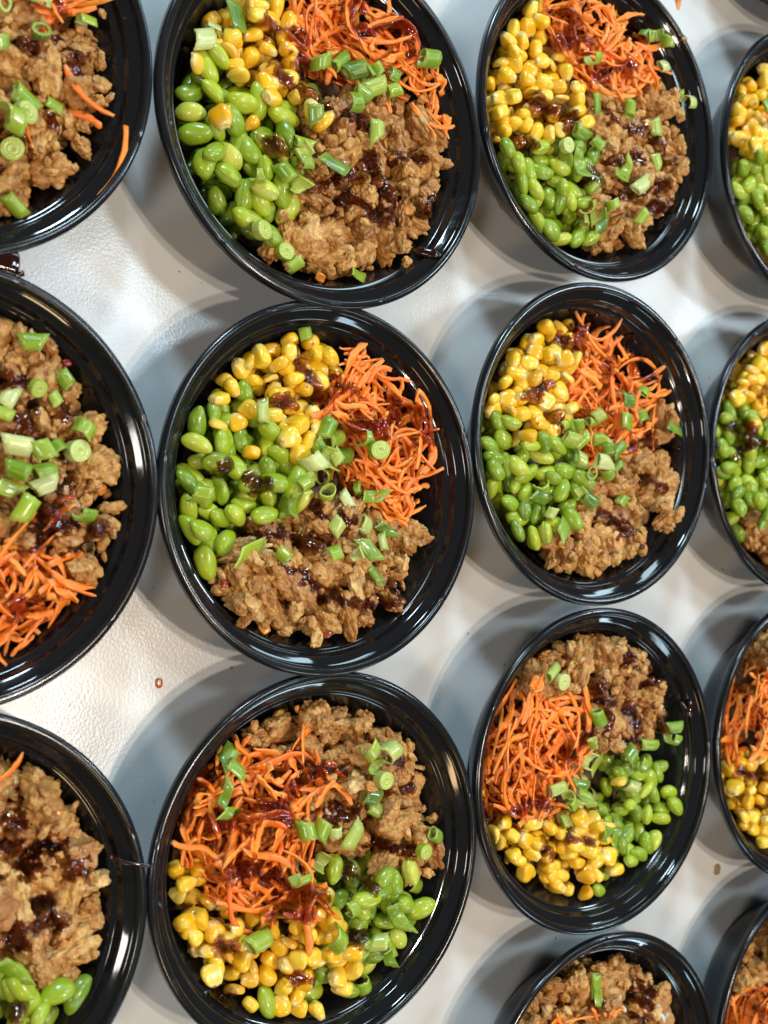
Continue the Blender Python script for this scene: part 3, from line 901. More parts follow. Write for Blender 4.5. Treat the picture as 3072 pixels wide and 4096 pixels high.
  C=[(600,250,-75),(1090,450,-30),(1100,490,20),(1060,610,10),(740,940,75),(640,640,10)], X=[(460,1520,0),(425,1500,.8),(1060,1260,.9)]),
 'F': dict(fr=(1880, 2400, 1.3045),
  meat=[(370,260),(460,220),(560,180),(650,170),(740,240),(860,270),(960,370),(1010,500),(1010,590),(950,700),(840,750),(760,800),(680,780),(640,650),(600,520),(460,500),(330,440),(290,360)],
  carrot=[(210,440),(280,380),(330,320),(380,480),(580,490),(620,560),(600,640),(640,740),(620,880),(520,960),(400,960),(420,1010),(500,1080),(380,1160),(240,1160),(140,1110),(90,960),(100,740),(120,660)],
  corn=[(90,970),(130,1120),(300,1150),(420,1150),(540,1160),(640,1110),(740,1160),(740,1280),(720,1400),(600,1470),(570,1560),(470,1570),(330,1490),(220,1400),(150,1250)],
  bean=[(780,870),(900,850),(980,860),(1050,980),(1030,1170),(1010,1280),(900,1330),(820,1400),(740,1400),(760,1500),(700,1540),(600,1540),(600,1470),(720,1400),(740,1280),(760,1150),(800,1060)],
  B=[(880,905,20),(935,910,70),(975,890,80),(1015,1000,20),(955,990,80),(980,1080,-10),(890,1100,80),(845,1065,10),(985,1150,0),(855,1220,-60),(920,1200,100),(975,1270,-70),(905,1290,80),(825,1300,30),(770,1350,20),(815,1350,0),(860,1340,30),(715,1470,60),(635,1505,25),(740,1310,30),(740,1385,0),(830,880,0),(990,1030,60)],
  K=[(180,1165,-10),(215,1245,30),(280,1250,70),(250,1355,30),(325,1320,60),(350,1440,85),(270,1420,20),(460,1400,70),(510,1510,0),(400,1400,60),(500,1310,0),(440,1490,40),(550,1360,-20),(590,1420,40),(680,1330,20),(630,1170,-40),(565,1170,60),(720,1180,30),(700,1260,10),(610,1300,60),(640,1410,60),(410,1310,80),(350,1240,0),(490,1210,10),(320,1180,-20),(770,940,-50),(560,1430,0),(130,1210,80),(110,1000,40),(540,1270,20),(420,1200,30)],
  S=['t,350,365,-40','s,420,415,50','t,640,605,60','t,455,985,-20','c,490,1040,60','t,590,945,10','t,665,960,-10','f,710,870,-70','t,820,800,-60','c,865,840,30','t,900,750,0','t,985,755,10','t,1000,705,20','t,1010,655,-20','t,860,980,20','c,760,1040,40','f,690,1040,60','f,610,1060,50','t,545,1080,-60','t,515,1155,80','f,830,1140,80','c,750,1110,0','f,690,1210,0','f,785,1240,-60','c,560,1030,30','c,635,760,60','c,650,850,20'],
  sauce=[[(590,700),(540,760),(490,830)],[(110,1140),(220,1080),(330,1050),(420,1090)],[(600,440),(640,470)],[(740,270),(720,330)],[(870,340),(930,400),(880,420)],[(800,550),(850,650),(820,640)],[(700,600),(670,680)],[(960,610),(950,680)],[(380,1280),(420,1330)],[(500,1240),(600,1260)],[(660,520),(760,540)],[(780,760),(840,700)]],
  C=[(300,400,-75),(590,600,80),(580,550,60),(470,1130,-35),(500,930,60)], X=[(730,690,0.2)]),
 'G': dict(fr=(1800, 3500, 1.508),
  meat=[(640,600),(800,500),(920,480),(1130,510),(1180,560),(1260,640),(1220,760),(1240,820),(1300,900),(1320,1200),(1250,1500),(700,1600),(300,1400),(330,1150),(420,920),(500,760)],
  S=['t,845,650,80','f,845,705,80'], sauce=[[(830,720),(850,790)],[(1080,650),(1160,640),(1100,740)],[(1130,880),(1080,830)]],
  C=[(510,875,-50),(580,850,60),(620,890,20),(740,850,-10),(815,790,60),(900,790,-40),(930,770,-30),(540,910,20)], X=[], R=[(1200,780,40),(980,750,10)]),
 'J': dict(fr=(0, 0, 1.474),
  meat=[(-420,-100),(100,-100),(300,150),(420,180),(520,170),(590,330),(540,430),(640,550),(600,690),(570,840),(480,930),(400,1040),(300,1130),(100,1170),(-100,1230),(-480,1100)],
  carrot=[(40,0),(150,-150),(480,-100),(500,40),(400,120),(280,180),(220,130),(80,50)],
  S=['t,205,210,60','t,460,180,25','t,-5,270,80','t,255,635,40','t,135,640,50','s,75,690,20','t,30,760,10','s,30,920,-30','t,95,1240,50','w,190,20,30','c,0,800,30','t,10,20,20'],
  sauce=[[(310,250),(380,330),(420,420),(470,460)],[(280,60),(330,170)],[(0,870),(50,840)],[(270,740),(310,745)],[(120,300),(170,310)]],
  C=[(520,650,55),(590,770,30),(270,120,60),(120,800,80),(380,90,-25)], X=[]),
 'K': dict(fr=(0, 1000, 1.1643),
  meat=[(-420,300),(0,290),(110,370),(280,430),(360,600),(420,740),(480,960),(530,1110),(530,1290),(500,1400),(460,1500),(390,1620),(250,1560),(130,1400),(0,1300),(-450,1300)],
  carrot=[(-300,1300),(60,1320),(150,1400),(300,1450),(400,1610),(310,1720),(240,1850),(210,1900),(60,1950),(-100,1980),(-420,1800)],
  S=['t,115,430,5','t,235,590,50','t,230,700,70','s,140,665,60','t,40,720,-60','t,-20,760,20','c,330,845,-60','s,340,940,0','c,270,960,60','t,40,920,10','t,60,1010,20','t,160,1040,-10','t,170,1090,-20','t,100,1210,-60','f,20,1110,20','c,360,1225,10','t,140,950,60'],
  sauce=[[(20,600),(90,620)],[(60,800),(110,830)],[(50,890),(130,900),(220,920)],[(170,1130),(250,1110),(310,1080)],[(150,1200),(240,1270),(170,1350)],[(250,1290),(310,1290)],[(330,1380),(400,1300)],[(20,1620),(60,1680),(160,1640)],[(100,1380),(170,1370)],[(240,770),(300,760)]],
  C=[(230,1230,-50),(280,1170,-10),(280,1430,-25),(360,1600,10),(160,1390,-40)], X=[(310,505,0),(440,1120,.7)]),
 'L': dict(fr=(0, 2700, 1.585),
  meat=[(-500,700),(0,610),(90,620),(290,670),(410,800),(540,950),(650,1270),(680,1480),(620,1610),(500,1660),(530,1780),(480,1880),(390,2060),(260,2020),(160,1930),(100,1860),(-100,1750),(-520,1700)],
  bean=[(-450,1800),(0,1790),(170,1950),(330,1870),(460,1920),(400,2050),(350,2200),(300,2500),(-250,2500)],
  B=[(290,1940,-30),(430,1950,-60),(130,2010,70),(200,2060,-70),(280,2170,-50),(50,2100,-70),(20,1930,60),(80,1920,60)], K=[],
  S=['f,15,1810,40'], C=[(30,450,-40)],
  sauce=[[(0,880),(60,900),(120,950)],[(60,1080),(150,1110),(330,1080),(260,1150),(110,1260)],[(370,1160),(450,1200),(400,1270)],[(180,1450),(270,1470),(330,1520)],[(60,1580),(140,1550),(200,1580),(40,1700)],[(20,2050),(50,2020)]],
  X=[(350,1040,.9),(270,800,.8),(405,1620,0)]),
 'H': dict(fr=(1880, 0, 1.3918),
  corn=[(1700,280),(1540,440),(1480,560),(1460,700),(1460,860),(1620,900),(1750,850),(1780,500)],
  bean=[(1465,890),(1600,870),(1720,900),(1800,1100),(1720,1420),(1640,1430),(1550,1300),(1490,1120)],
  carrot=[(1770,300),(1930,300),(2000,600),(1850,800),(1770,600)], meat=[(1800,860),(2000,720),(2040,1000),(1950,1350),(1740,1420),(1800,1120)],
  B=[(1540,1005,-50),(1535,885,30),(1500,940,30),(1580,1090,60),(1555,1190,50),(1610,1310,40),(1640,960,60),(1620,1050,40),(1640,1210,80),(1620,1390,20),(1650,1120,50)],
  K=[(1620,395,30),(1560,480,10),(1635,475,0),(1500,600,60),(1590,560,20),(1480,710,70),(1560,700,80),(1485,790,0),(1540,780,60),(1600,820,40),(1640,870,60),(1580,760,80),(1655,600,40),(1490,840,80),(1530,560,30)],
  S=['t,1600,620,80'], sauce=[[(1650,530),(1700,560)]], C=[(1645,690,20),(1660,720,-30)], X=[]),
 'I': dict(fr=(2600, 1000, 2.212),
  corn=[(1080,840),(940,880),(860,960),(780,1050),(730,1250),(670,1320),(750,1380),(900,1410),(1044,1430),(1250,1300),(1250,900)],
  bean=[(645,1390),(750,1390),(900,1420),(1150,1450),(1200,1800),(1044,2200),(980,2420),(830,2540),(740,2400),(670,2200),(620,1850),(615,1650)],
  meat=[(900,2500),(1000,2420),(1060,2250),(1250,1900),(1550,1900),(1550,2400),(1250,2750),(1050,2770),(930,2640)], carrot=[(1300,950),(1500,1050),(1650,1500),(1550,1850),(1250,1800),(1280,1400)],
  B=[(705,1495,10),(690,1420,80),(835,1450,-10),(735,1650,60),(760,1830,60),(655,1750,70),(910,1570,70),(970,1650,-60),(880,1790,70),(970,1880,-20),(690,1935,20),(760,2040,-60),(900,2020,30),(830,1690,50),(740,2150,-30),(870,2140,70),(980,2150,80),(1000,2030,30),(790,2360,-20),(730,2270,70),(800,2260,70),(860,2230,60),(810,2500,70),(960,2260,30),(1040,1760,60)],
  K=[(940,970,-60),(830,1070,20),(800,1180,60),(900,1150,30),(720,1290,60),(800,1300,20),(980,1270,20),(1010,1040,20),(815,1550,70),(970,1440,60),(1030,880,60),(930,1360,10),(1035,1590,80),(1000,1150,60)],
  S=['t,900,2420,-60','t,930,2330,-60'], sauce=[[(690,1590),(800,1620),(760,1850)],[(880,1300),(920,1280)],[(980,1350),(1040,1360)],[(900,1820),(880,1700)]], C=[], X=[]),
 'M': dict(fr=(2600, 2000, 2.212),
  carrot=[(880,1430),(960,1370),(1044,1450),(1300,1500),(1300,2200),(1044,2250),(800,2250),(690,2250),(675,2100),(700,1900),(760,1680),(850,1500)],
  corn=[(679,2278),(701,2486),(767,2705),(909,3067),(1044,3121),(1300,3150),(1300,2300),(800,2250)],
  meat=[(920,1330),(1000,1200),(1300,1150),(1500,1450),(1300,1480),(1050,1440),(960,1380)], bean=[(1320,2250),(1600,2200),(1600,2700),(1320,3000)],
  B=[], K=[(767,2541,60),(931,2497,20),(871,2563,80),(876,2661,10),(827,2793,60),(942,2782,30),(887,2891,10),(975,3001,-30),(986,2913,60),(701,2290,70),(701,2398,80),(898,2332,-30),(986,2672,60),(1019,2825,10),(1035,2550,20)],
  S=['s,970,1390,0'], sauce=[[(767,2387),(931,2431),(1044,2400)],[(1000,2060),(1044,2100)]], C=[(930,1400,-60),(760,2120,-60),(800,1980,-60),(780,2280,-75),(980,1380,60)], X=[]),
 'N': dict(fr=(2600, 3000, 2.019),
  meat=[(990,1400),(850,1560),(760,1750),(720,1880),(850,1850),(1100,1800),(1400,1500),(1250,1350)],
  carrot=[(690,1920),(850,1860),(1100,1810),(1400,1900),(1400,2500),(640,2500),(640,2150)],
  S=['t,880,1640,-70'], sauce=[[(740,2030),(830,2060),(850,2000)],[(660,2150),(700,2180)]], C=[], X=[]),
}

# ------------------------------------------------------------------ from a photo pixel to a point in the place
def ray(px):
    d = CAM_M @ np.array([(px[0] - 1536) / F_PX, -(px[1] - 2048) / F_PX, -1.0])
    return d / np.linalg.norm(d)


def at_height(px, z):
    d = ray(px)
    return CAM_C + d * ((z - CAM_C[2]) / d[2])


def dome(r):
    return RIM + (-6.5 - 12.0 * np.minimum(r / 0.074, 1.15) ** 2) * mm


def local(k, fr, x, y, lift=0.0):
    """bowl-local position of the food surface seen at (x, y) in the reading frame"""
    px = (fr[0] + x / fr[2], fr[1] + y / fr[2])
    c = np.array([BOWLS[k][0], BOWLS[k][1]]) * mm
    z = RIM - 0.008
    for _ in range(4):
        p = at_height(px, z)[:2] - c
        z = float(dome(np.hypot(*p))) + lift
    return p


def project(P):
    q = (P - CAM_C) @ CAM_M
    return 1536 + F_PX * q[..., 0] / -q[..., 2], 2048 - F_PX * q[..., 1] / -q[..., 2]


G, CELL = 0.0840, 0.0006
NG = int(2 * G / CELL)
gx = (np.arange(NG) + 0.5) * CELL - G
GX, GY = np.meshgrid(gx, gx, indexing='ij')
GR = np.hypot(GX, GY)


def poly_mask(P):
    P = np.asarray(P)
    m = np.zeros(GX.shape, bool)
    j = len(P) - 1
    for i in range(len(P)):
        (xi, yi), (xj, yj) = P[i], P[j]
        c = ((yi > GY) != (yj > GY)) & (GX < (xj - xi) * (GY - yi) / (yj - yi + 1e-12) + xi)
        m ^= c
        j = i
    return m


def blur(A, sig):
    n = int(3 * sig / CELL)
    k = np.exp(-0.5 * (np.arange(-n, n + 1) * CELL / sig) ** 2); k /= k.sum()
    A = np.pad(A, n, mode='edge')
    A = np.apply_along_axis(lambda v: np.convolve(v, k, 'valid'), 0, A)
    return np.apply_along_axis(lambda v: np.convolve(v, k, 'valid'), 1, A)


def maxf(A):
    B = np.pad(A, 1, mode='edge')
    return np.max([B[i:i + A.shape[0], j:j + A.shape[1]] for i in range(3) for j in range(3)], axis=0)


def rot(yaw, tilt=0.0, roll=0.0):
    return np.array(Matrix.Rotation(yaw, 3, 'Z') @ Matrix.Rotation(tilt, 3, 'Y') @ Matrix.Rotation(roll, 3, 'X'))


PIECES = []


class Pile:
    def __init__(self, k):
        self.k, self.fr = k, LAY[k]['fr']
        self.r = np.random.default_rng(ord(k) * 13)
        self.target = dome(GR)
        self.wall = wall_height(np.hypot(GX / BOWLS[k][2], GY / BOWLS[k][3]))
        self.bed = np.maximum(self.wall, np.minimum(self.target - 0.024, RIM - 0.017))
        self.H = self.bed.copy()
        self.top = np.full(self.H.shape, '', dtype=object)
        self.mask = np.zeros(self.H.shape)
        self.halo = np.zeros(self.H.shape)
        self.items = []
        lump = blur(self.r.normal(size=self.H.shape), 0.0055)
        self.lump = lump / lump.std()

    def cells(self, P):
        i = ((P[:, 0] + G) / CELL).astype(int).clip(0, NG - 1)
        j = ((P[:, 1] + G) / CELL).astype(int).clip(0, NG - 1)
        return i, j

    def rest(self, P, x, y, q):
        i, j = self.cells(P + np.array([x, y, 0]))
        d = self.H[i, j] - P[:, 2]
        return float(d.max()) if q >= 1 else float(np.quantile(d, q))

    def put(self, proto, R, x, y, q=1.0, scale=1.0, rnd=None, sub='', sink=0.0004, cands=0, spread=0.002, cap=None):
        P = proto.P @ R.T * scale
        over = np.hypot(P[:, 0] + x, P[:, 1] + y).max() - 0.0775
        if over > 0:                                        # keep inside the bowl
            f = 1 - over / max(math.hypot(x, y), 0.004)
            x, y = x * f, y * f
        best = None
        for c in range(cands + 1):
            xx, yy = (x, y) if c == 0 else (x + self.r.normal() * spread, y + self.r.normal() * spread)
            z = self.rest(P, xx, yy, q)
            if best is None or z < best[0]:
                best = (z, xx, yy)
        z, x, y = best
        z -= sink
        if cap is not None:                                # settle into the pile instead of riding on top of it
            z = max(min(z, float(dome(math.hypot(x, y))) + cap - P[:, 2].max()), z - 0.0035)
        i, j = self.cells(P + np.array([x, y, 0]))
        z = max(z, float((self.wall[i, j] - P[:, 2]).max()) + 0.0003)      # never through the bowl
        np.maximum.at(self.H, (i, j), P[:, 2] + z)
        under = self.top[i[0], j[0]] or 'rice'
        it = dict(kind=proto.kind, proto=proto, R=R, s=scale, p=np.array([x, y, z]), bowl=self.k,
                  rnd=float(self.r.random() if rnd is None else rnd), sub=sub, under=under, sauce=0.0)
        self.items.append(it)
        ci, cj = self.cells(np.array([[x, y, 0]]))
        self.top[max(ci[0] - 5, 0):ci[0] + 6, max(cj[0] - 5, 0):cj[0] + 6] = proto.kind
        return it

    def yaw(self, x, y, ang):
        a = math.radians(ang)
        p = local(self.k, self.fr, x + 20 * math.cos(a), y + 20 * math.sin(a)) - local(self.k, self.fr, x - 20 * math.cos(a), y - 20 * math.sin(a))
        return math.atan2(p[1], p[0])

    def fill(self, poly, make, lift, stop, nmax, cand=10, relief=0.0):
        T = self.target + relief * self.lump
        m = poly if isinstance(poly, np.ndarray) else poly_mask([local(self.k, self.fr, *p) for p in poly])
        m &= (self.wall < self.target + 0.001) & (GR < 0.079)
        ii, jj = np.nonzero(m)
        if len(ii) == 0:
            return
        miss = 0
        for _ in range(nmax):
            c = self.r.integers(0, len(ii), cand)
            d = (T[ii[c], jj[c]] + lift - self.H[ii[c], jj[c]])
            b = c[np.argmax(d)]
            if d.max() < stop:
                miss += 1
                if miss > 6:
                    break
                continue
            make(GX[ii[b], jj[b]], GY[ii[b], jj[b]], m)


def build_pile(k):
    L = LAY[k]
    pl = Pile(k)
    r = pl.r
    bs = {'A': 1.0, 'C': 0.98, 'F': 0.86, 'J': 1.0, 'L': 1.0}.get(k, 0.92)      # bean sizes differ from bowl to bowl

    def bean_at(x, y, yaw=None, cands=4):
        pl.put(BEANS[r.integers(len(BEANS))], rot(r.uniform(0, 6.28) if yaw is None else yaw, r.normal() * 0.22, r.uniform(-0.9, 0.9) + (math.pi if r.random() < .5 else 0)),
               x, y, 0.997, bs * r.uniform(0.88, 1.12), rnd=float(np.clip(r.beta(1.6, 1.9), 0, 1)), cands=cands, sink=0.0002, cap=0.003)

    def corn_at(x, y, yaw=None, cands=4):
        yw = r.uniform(0, 6.28) if yaw is None else yaw + r.normal() * 0.2
        # lying on a broad side, on an edge, or standing with the crown up
        t = r.random()
        tilt = (r.normal(math.pi / 2, 0.35) if t < 0.72 else r.normal(0, 0.5)) * (1 if r.random() < .5 else -1)
        R = np.array(Matrix.Rotation(yw, 3, 'Z') @ Matrix.Rotation(tilt, 3, 'Y') @ Matrix.Rotation(r.choice([0, 1.57]) + r.normal() * 0.3, 3, 'Z'))
        pl.put(CORNS[r.integers(len(CORNS))], R, x, y, 0.98, r.uniform(0.88, 1.14), cands=cands, cap=0.003)

    def meat_at(protos, q, smin, smax):
        def f(x, y, m):
            pl.put(protos[r.integers(len(protos))], rot(r.uniform(0, 6.28), r.normal() * 0.5, r.uniform(0, 6.28)), x, y, q, r.uniform(smin, smax), rnd=float(np.clip(r.normal(0.5, 0.24), 0, 1)), cands=3, spread=0.0015)
        return f

    def carrot_at(x, y, m, yaw=None, q=0.86):
        c = CARR[r.integers(len(CARR))]
        best = None
        for _ in range(5):
            yw = r.uniform(0, 6.28) if yaw is None else yaw
            R = rot(yw, r.normal() * 0.16, r.normal() * 0.5)
            P = c.P[::12] @ R.T + np.array([x, y, 0])
            i, j = pl.cells(P)
            ok = m[i, j].mean() if m is not None else 1
            if best is None or ok > best[0]:
                best = (ok, R)
        pl.put(c, best[1], x, y, q, r.uniform(0.85, 1.1), rnd=float(np.clip(r.normal(0.5, 0.25), 0, 1)), cands=2, spread=0.001)

    if 'bean' in L:
        pl.fill(L['bean'], lambda x, y, m: bean_at(x, y), -0.0195 if L.get('B') else -0.006, 0.003, 90)
    if 'corn' in L:
        pl.fill(L['corn'], lambda x, y, m: corn_at(x, y), -0.0150 if L.get('K') else -0.004, 0.003, 160)
    if 'meat' in L:
        pl.fill(L['meat'], meat_at(MEAT_L, 0.80, 0.8, 1.25), -0.0105, 0.004, 200, relief=0.002)
        pl.fill(L['meat'], meat_at(MEAT_L, 0.76, 0.6, 1.10), 0.0, 0.005, 6, cand=2, relief=0.003)
        pl.fill(L['meat'], meat_at(MEAT_M, 0.97, 0.40, 0.92), -0.0015, 0.0036, 200, cand=5, relief=0.0038)
        pl.fill(L['meat'], meat_at(MEAT_S, 0.96, 0.6, 1.45), 0.002, 0.0024, 300, cand=2, relief=0.0038)
    if k in 'GHIJKLMN':                                       # the part of the bowl that the frame cuts off holds chicken too
        c = np.array([BOWLS[k][0], BOWLS[k][1]]) * mm
        X, Y = project(np.stack([GX + c[0], GY + c[1], dome(GR)], -1))
        off = ((X < -40) | (X > 3112) | (Y < -40) | (Y > 4136)) & (GR < 0.07)
        pl.fill(off, meat_at(MEAT_L, 0.80, 0.8, 1.25), -0.004, 0.006, 90)
        pl.fill(off, meat_at(MEAT_M, 0.90, 0.7, 1.2), 0.0, 0.004, 60)
    for x, y, a in L.get('B', []):
        p = local(k, pl.fr, x, y)
        bean_at(*p, pl.yaw(x, y, a), cands=2)
    if 'bean' in L:
        pl.fill(L['bean'], lambda x, y, m: bean_at(x, y), -0.004, 0.0095, 5)
    for x, y, a in L.get('K', []):
        p = local(k, pl.fr, x, y)
        corn_at(*p, pl.yaw(x, y, a), cands=2)
    if 'corn' in L:
        pl.fill(L['corn'], lambda x, y, m: corn_at(x, y), -0.002, 0.0075, 10)
    for x, y, t in L.get('X', []):
        p = local(k, pl.fr, x, y)
        pl.put(PEPP[r.integers(len(PEPP))], rot(r.uniform(0, 6.28), r.normal() * .3, r.normal() * .3), *p, q=0.8, rnd=t, scale=r.uniform(.6, .9), sink=0.0012)
    for x, y, a in L.get('R', []):
        p = local(k, pl.fr, x, y)
        for _ in range(3):
            pl.put(RICE[r.integers(3)], rot(r.uniform(0, 6.28), r.normal() * .3), p[0] + r.normal() * .002, p[1] + r.normal() * .002, q=0.9, rnd=1.0)
    if 'carrot' in L:
        pl.fill(L['carrot'], lambda x, y, m: carrot_at(x, y, m), 0.0010, 0.0024, 230, cand=8)
        pl.fill(L['carrot'], lambda x, y, m: carrot_at(x, y, m, q=0.93), 0.007, 0.004, 26, cand=3)
    for x, y, a in L.get('C', []):
        p = local(k, pl.fr, x, y, 0.002)
        p = p * min(1, 0.068 / np.hypot(*p))
        carrot_at(*p, None, pl.yaw(x, y, a), 0.95)
    # sauce strokes: a soft mask with wandering width
    for st in L['sauce']:
        pts = np.array([local(k, pl.fr, *p) for p in st])
        pts = catmull(pts, 12) if len(pts) > 1 else pts
        pts = pts + np.cumsum(r.normal(size=pts.shape) * 0.00022, 0)
        w = 0.0016 * (1 + 0.45 * np.sin(np.arange(len(pts)) * r.uniform(.25, .5) + r.random() * 6)) * r.uniform(0.8, 1.25)
        for (x, y), ww in zip(pts, w):
            d = np.hypot(GX - x, GY - y) / max(ww, 0.001)
            pl.mask = np.maximum(pl.mask, np.clip(1.35 - d ** 2 * 0.6, 0, 1))
            pl.halo = np.maximum(pl.halo, np.clip(1.5 - (d / 1.9) ** 2 * 0.8, 0, 1))
        for _ in range(max(1, len(pts) // 9)):                      # spatter beside the stroke
            x, y = pts[r.integers(len(pts))] + r.normal(size=2) * 0.0055
            d = np.hypot(GX - x, GY - y) / r.uniform(0.0006, 0.0017)
            pl.mask = np.maximum(pl.mask, np.clip(1.3 - d ** 2 * 0.6, 0, 1))
    wob = blur(r.normal(size=GX.shape), 0.0011); wob /= wob.std()
    pl.mask = np.clip(pl.mask * (1 + 0.28 * wob), 0, 1) * (pl.mask > 0.02)
    wob2 = blur(r.normal(size=GX.shape), 0.0018); wob2 /= wob2.std()
    pl.halo = np.clip(pl.halo * (0.75 + 0.5 * wob2), 0, 1) * (pl.halo > 0.02)
    Hs = maxf(pl.H)
    hi = blur(Hs, 0.0005)
    lo = blur(Hs, 0.0020)

    def ss(x):
        x = np.clip(x, 0, 1)
        return x * x * (3 - 2 * x)
    e, h = ss(pl.mask * 1.6), ss(pl.halo * 1.4)
    zs = np.maximum(lo - 0.0015, hi + 0.00012) + 0.0003 * e
    zs = blur(zs, 0.0005)
    a = np.maximum(e, h)
    core = np.maximum(zs, pl.H + 0.0001)
    thin = np.maximum(hi, pl.H) + 0.00015
    pl.sz = (pl.H - 0.0003) * (1 - a) + (core * e + thin * (1 - e)) * a
    pl.st = np.maximum(np.clip((pl.sz - pl.H) / mm, 0.22, 0.95) * np.clip(e * 1.15 - 0.1, 0, 1), 0.36 * h)
    pl.mask = np.maximum(pl.mask, 0.6 * h)
    for s in L['S']:
        t, x, y, a = s.split(',')
        x, y, a = float(x), float(y), float(a)
        p = local(k, pl.fr, x, y, 0.003)
        yw = pl.yaw(x, y, a)
        if t == 't':
            q = r.random()
            t = 'c' if q < 0.14 else 'r' if q < 0.24 else 't'
        pr = SCAL[t][r.integers(len(SCAL[t]))]
        if t == 's':
            R = rot(yw, math.radians(r.choice([-1, 1]) * r.uniform(58, 85)), 0)
        elif t == 'r':
            R = rot(yw, r.uniform(0.3, 1.3) * r.choice([-1, 1]), r.normal() * 0.4)
        elif t == 'c':
            R = rot(yw, r.normal() * 0.25, r.choice([0, 0, 1.2, -1.2, 3.14]) + r.normal() * 0.4)
        elif t == 't':
            R = rot(yw, r.normal() * 0.22, r.normal() * 0.4)
        else:
            R = rot(yw, r.normal() * 0.22, r.normal() * 0.3)
        rnd = {'t': r.normal(.52, .27), 'r': r.normal(.5, .25), 'c': r.normal(.55, .22), 'f': r.normal(.38, .2), 's': r.normal(.78, .1), 'w': r.normal(.95, .04)}[t]
        pl.put(pr, R, *p, q=0.97, scale=r.uniform(0.9, 1.2), rnd=float(np.clip(rnd, 0.02, 1)), sub=t, cands=2, spread=0.0012, sink=0.0006)
    for it in pl.items:
        i, j = pl.cells(it['p'][None])
        if it['kind'] != 'scallion_slice':
            it['sauce'] = float(pl.mask[i[0], j[0]]) * 0.75
    # how much of each piece the photographer sees: orthographic depth buffer along the view direction
    c = np.array([BOWLS[k][0], BOWLS[k][1], RIM / mm]) * mm
    v = CAM_C - c; v /= np.linalg.norm(v)
    u = np.cross([0, 1, 0], v); u /= np.linalg.norm(u)
    w = np.cross(v, u)
    cell = 0.0007
    P = np.concatenate([it['proto'].P @ it['R'].T * it['s'] + it['p'] - np.array([0, 0, RIM]) for it in pl.items])
    ids = np.repeat(np.arange(len(pl.items)), [len(it['proto'].P) for it in pl.items])
    a = ((P @ u + 0.13) / cell).astype(int); b = ((P @ w + 0.13) / cell).astype(int)
    key = a * 512 + b
    dep = P @ v
    order = np.lexsort((dep, key))
    last = np.r_[key[order][1:] != key[order][:-1], True]
    cnt = np.bincount(ids[order][last], minlength=len(pl.items))
    dist = np.linalg.norm(CAM_C - c)
    for it, n in zip(pl.items, cnt):
        X, Y = project(np.array([it['p'] + np.array([c[0], c[1], 0])]))
        inside = -25 < X[0] < 3097 and -25 < Y[0] < 4121
        it['seen'] = n * (0.6 / dist) ** 2 * (1 if inside else 0)
    return pl


PILES = {k: build_pile(k) for k in LAY}

# ------------------------------------------------------------------ pieces become objects
HOURS = ['twelve', 'one', 'two', 'three', 'four', 'five', 'six', 'seven', 'eight', 'nine', 'ten', 'eleven']


RANK = ['outermost', 'second', 'third', 'fourth', 'fifth', 'sixth', 'seventh', 'eighth', 'ninth', 'tenth', 'eleventh', 'twelfth', 'thirteenth', 'fourteenth',
        'fifteenth', 'sixteenth', 'seventeenth', 'eighteenth', 'nineteenth', 'twentieth'] + ['twenty-' + w for w in ('first', 'second', 'third', 'fourth', 'fifth', 'sixth', 'seventh', 'eighth', 'ninth')] + ['thirtieth']


def hour(it):
    x, y = it['p'][:2]
    return HOURS[int(round(math.degrees(math.atan2(x, y)) / 30)) % 12]


def where(it):
    n = it['rank']
    f = 'outermost' if n == 0 else RANK[min(n, len(RANK) - 1)] + ' from the rim'
    return f", {f} at {hour(it)} o'clock in the " + PHRASE[it['bowl']]


def describe(it):
    k, r = it['kind'], it['rnd']
    st = it['sauce'] > 0.42
    if k == 'edamame_bean':
        t = 'deep green' if r < 0.33 else 'pale green' if r > 0.7 else 'green'
        return ('sauce-stained' if st else t) + ' edamame bean', 'bean', 'edamame beans in the '
    if k == 'corn_kernel':
        t = 'golden' if r < 0.3 else 'pale yellow' if r > 0.75 else 'yellow'
        return ('sauce-stained' if st else t) + ' corn kernel', 'corn kernel', 'corn kernels in the '
    if k == 'carrot_shred':
        ln = np.ptp(it['proto'].V[:, 0]) * it['s'] / mm
        t = 'long orange' if ln > 28 else 'short orange' if ln < 18 else 'orange'
        return ('sauce-stained' if st else t) + ' carrot shred', 'carrot', 'carrot shreds in the '
    if k == 'chicken_crumble':
        t = 'large browned' if any(it['proto'] is q for q in MEAT_L) else 'small browned'
        return ('sauce-stained' if st else t) + ' chicken crumble', 'chicken', 'chicken crumbles in the '
    if k == 'scallion_slice':
        t = 'dark green' if r < 0.3 else 'pale green' if r > 0.62 else 'green'
        n = {'t': 'scallion tube', 'r': 'scallion ring', 'c': 'scallion curl', 'f': 'scallion leaf', 's': 'scallion round', 'w': 'scallion chunk'}[it['sub']]
        return ('whitish' if it['sub'] == 'w' else t) + ' ' + n, 'scallion', 'scallion pieces in the '
    if k == 'pepper_piece':
        return ('red' if r < 0.4 else 'orange') + ' pepper piece', 'pepper', 'pepper pieces in the '
    return 'white rice grain', 'rice', 'rice grains in the '


ALL = [it for pl in PILES.values() for it in pl.items]
LIMIT = {'edamame_bean': (300, 9), 'corn_kernel': (300, 9), 'carrot_shred': (300, 12), 'chicken_crumble': (300, 12), 'scallion_slice': (300, 1), 'pepper_piece': (300, 0), 'rice_grain': (100, 0)}
SINGLE = []
for kind, (cap, least) in LIMIT.items():
    c = sorted((it for it in ALL if it['kind'] == kind), key=lambda it: -it['seen'])
    for it in c[:cap]:
        if it['seen'] > least or (kind in ('scallion_slice', 'pepper_piece', 'rice_grain') and it['seen'] > 0):
            it['single'] = True
            SINGLE.append(it)


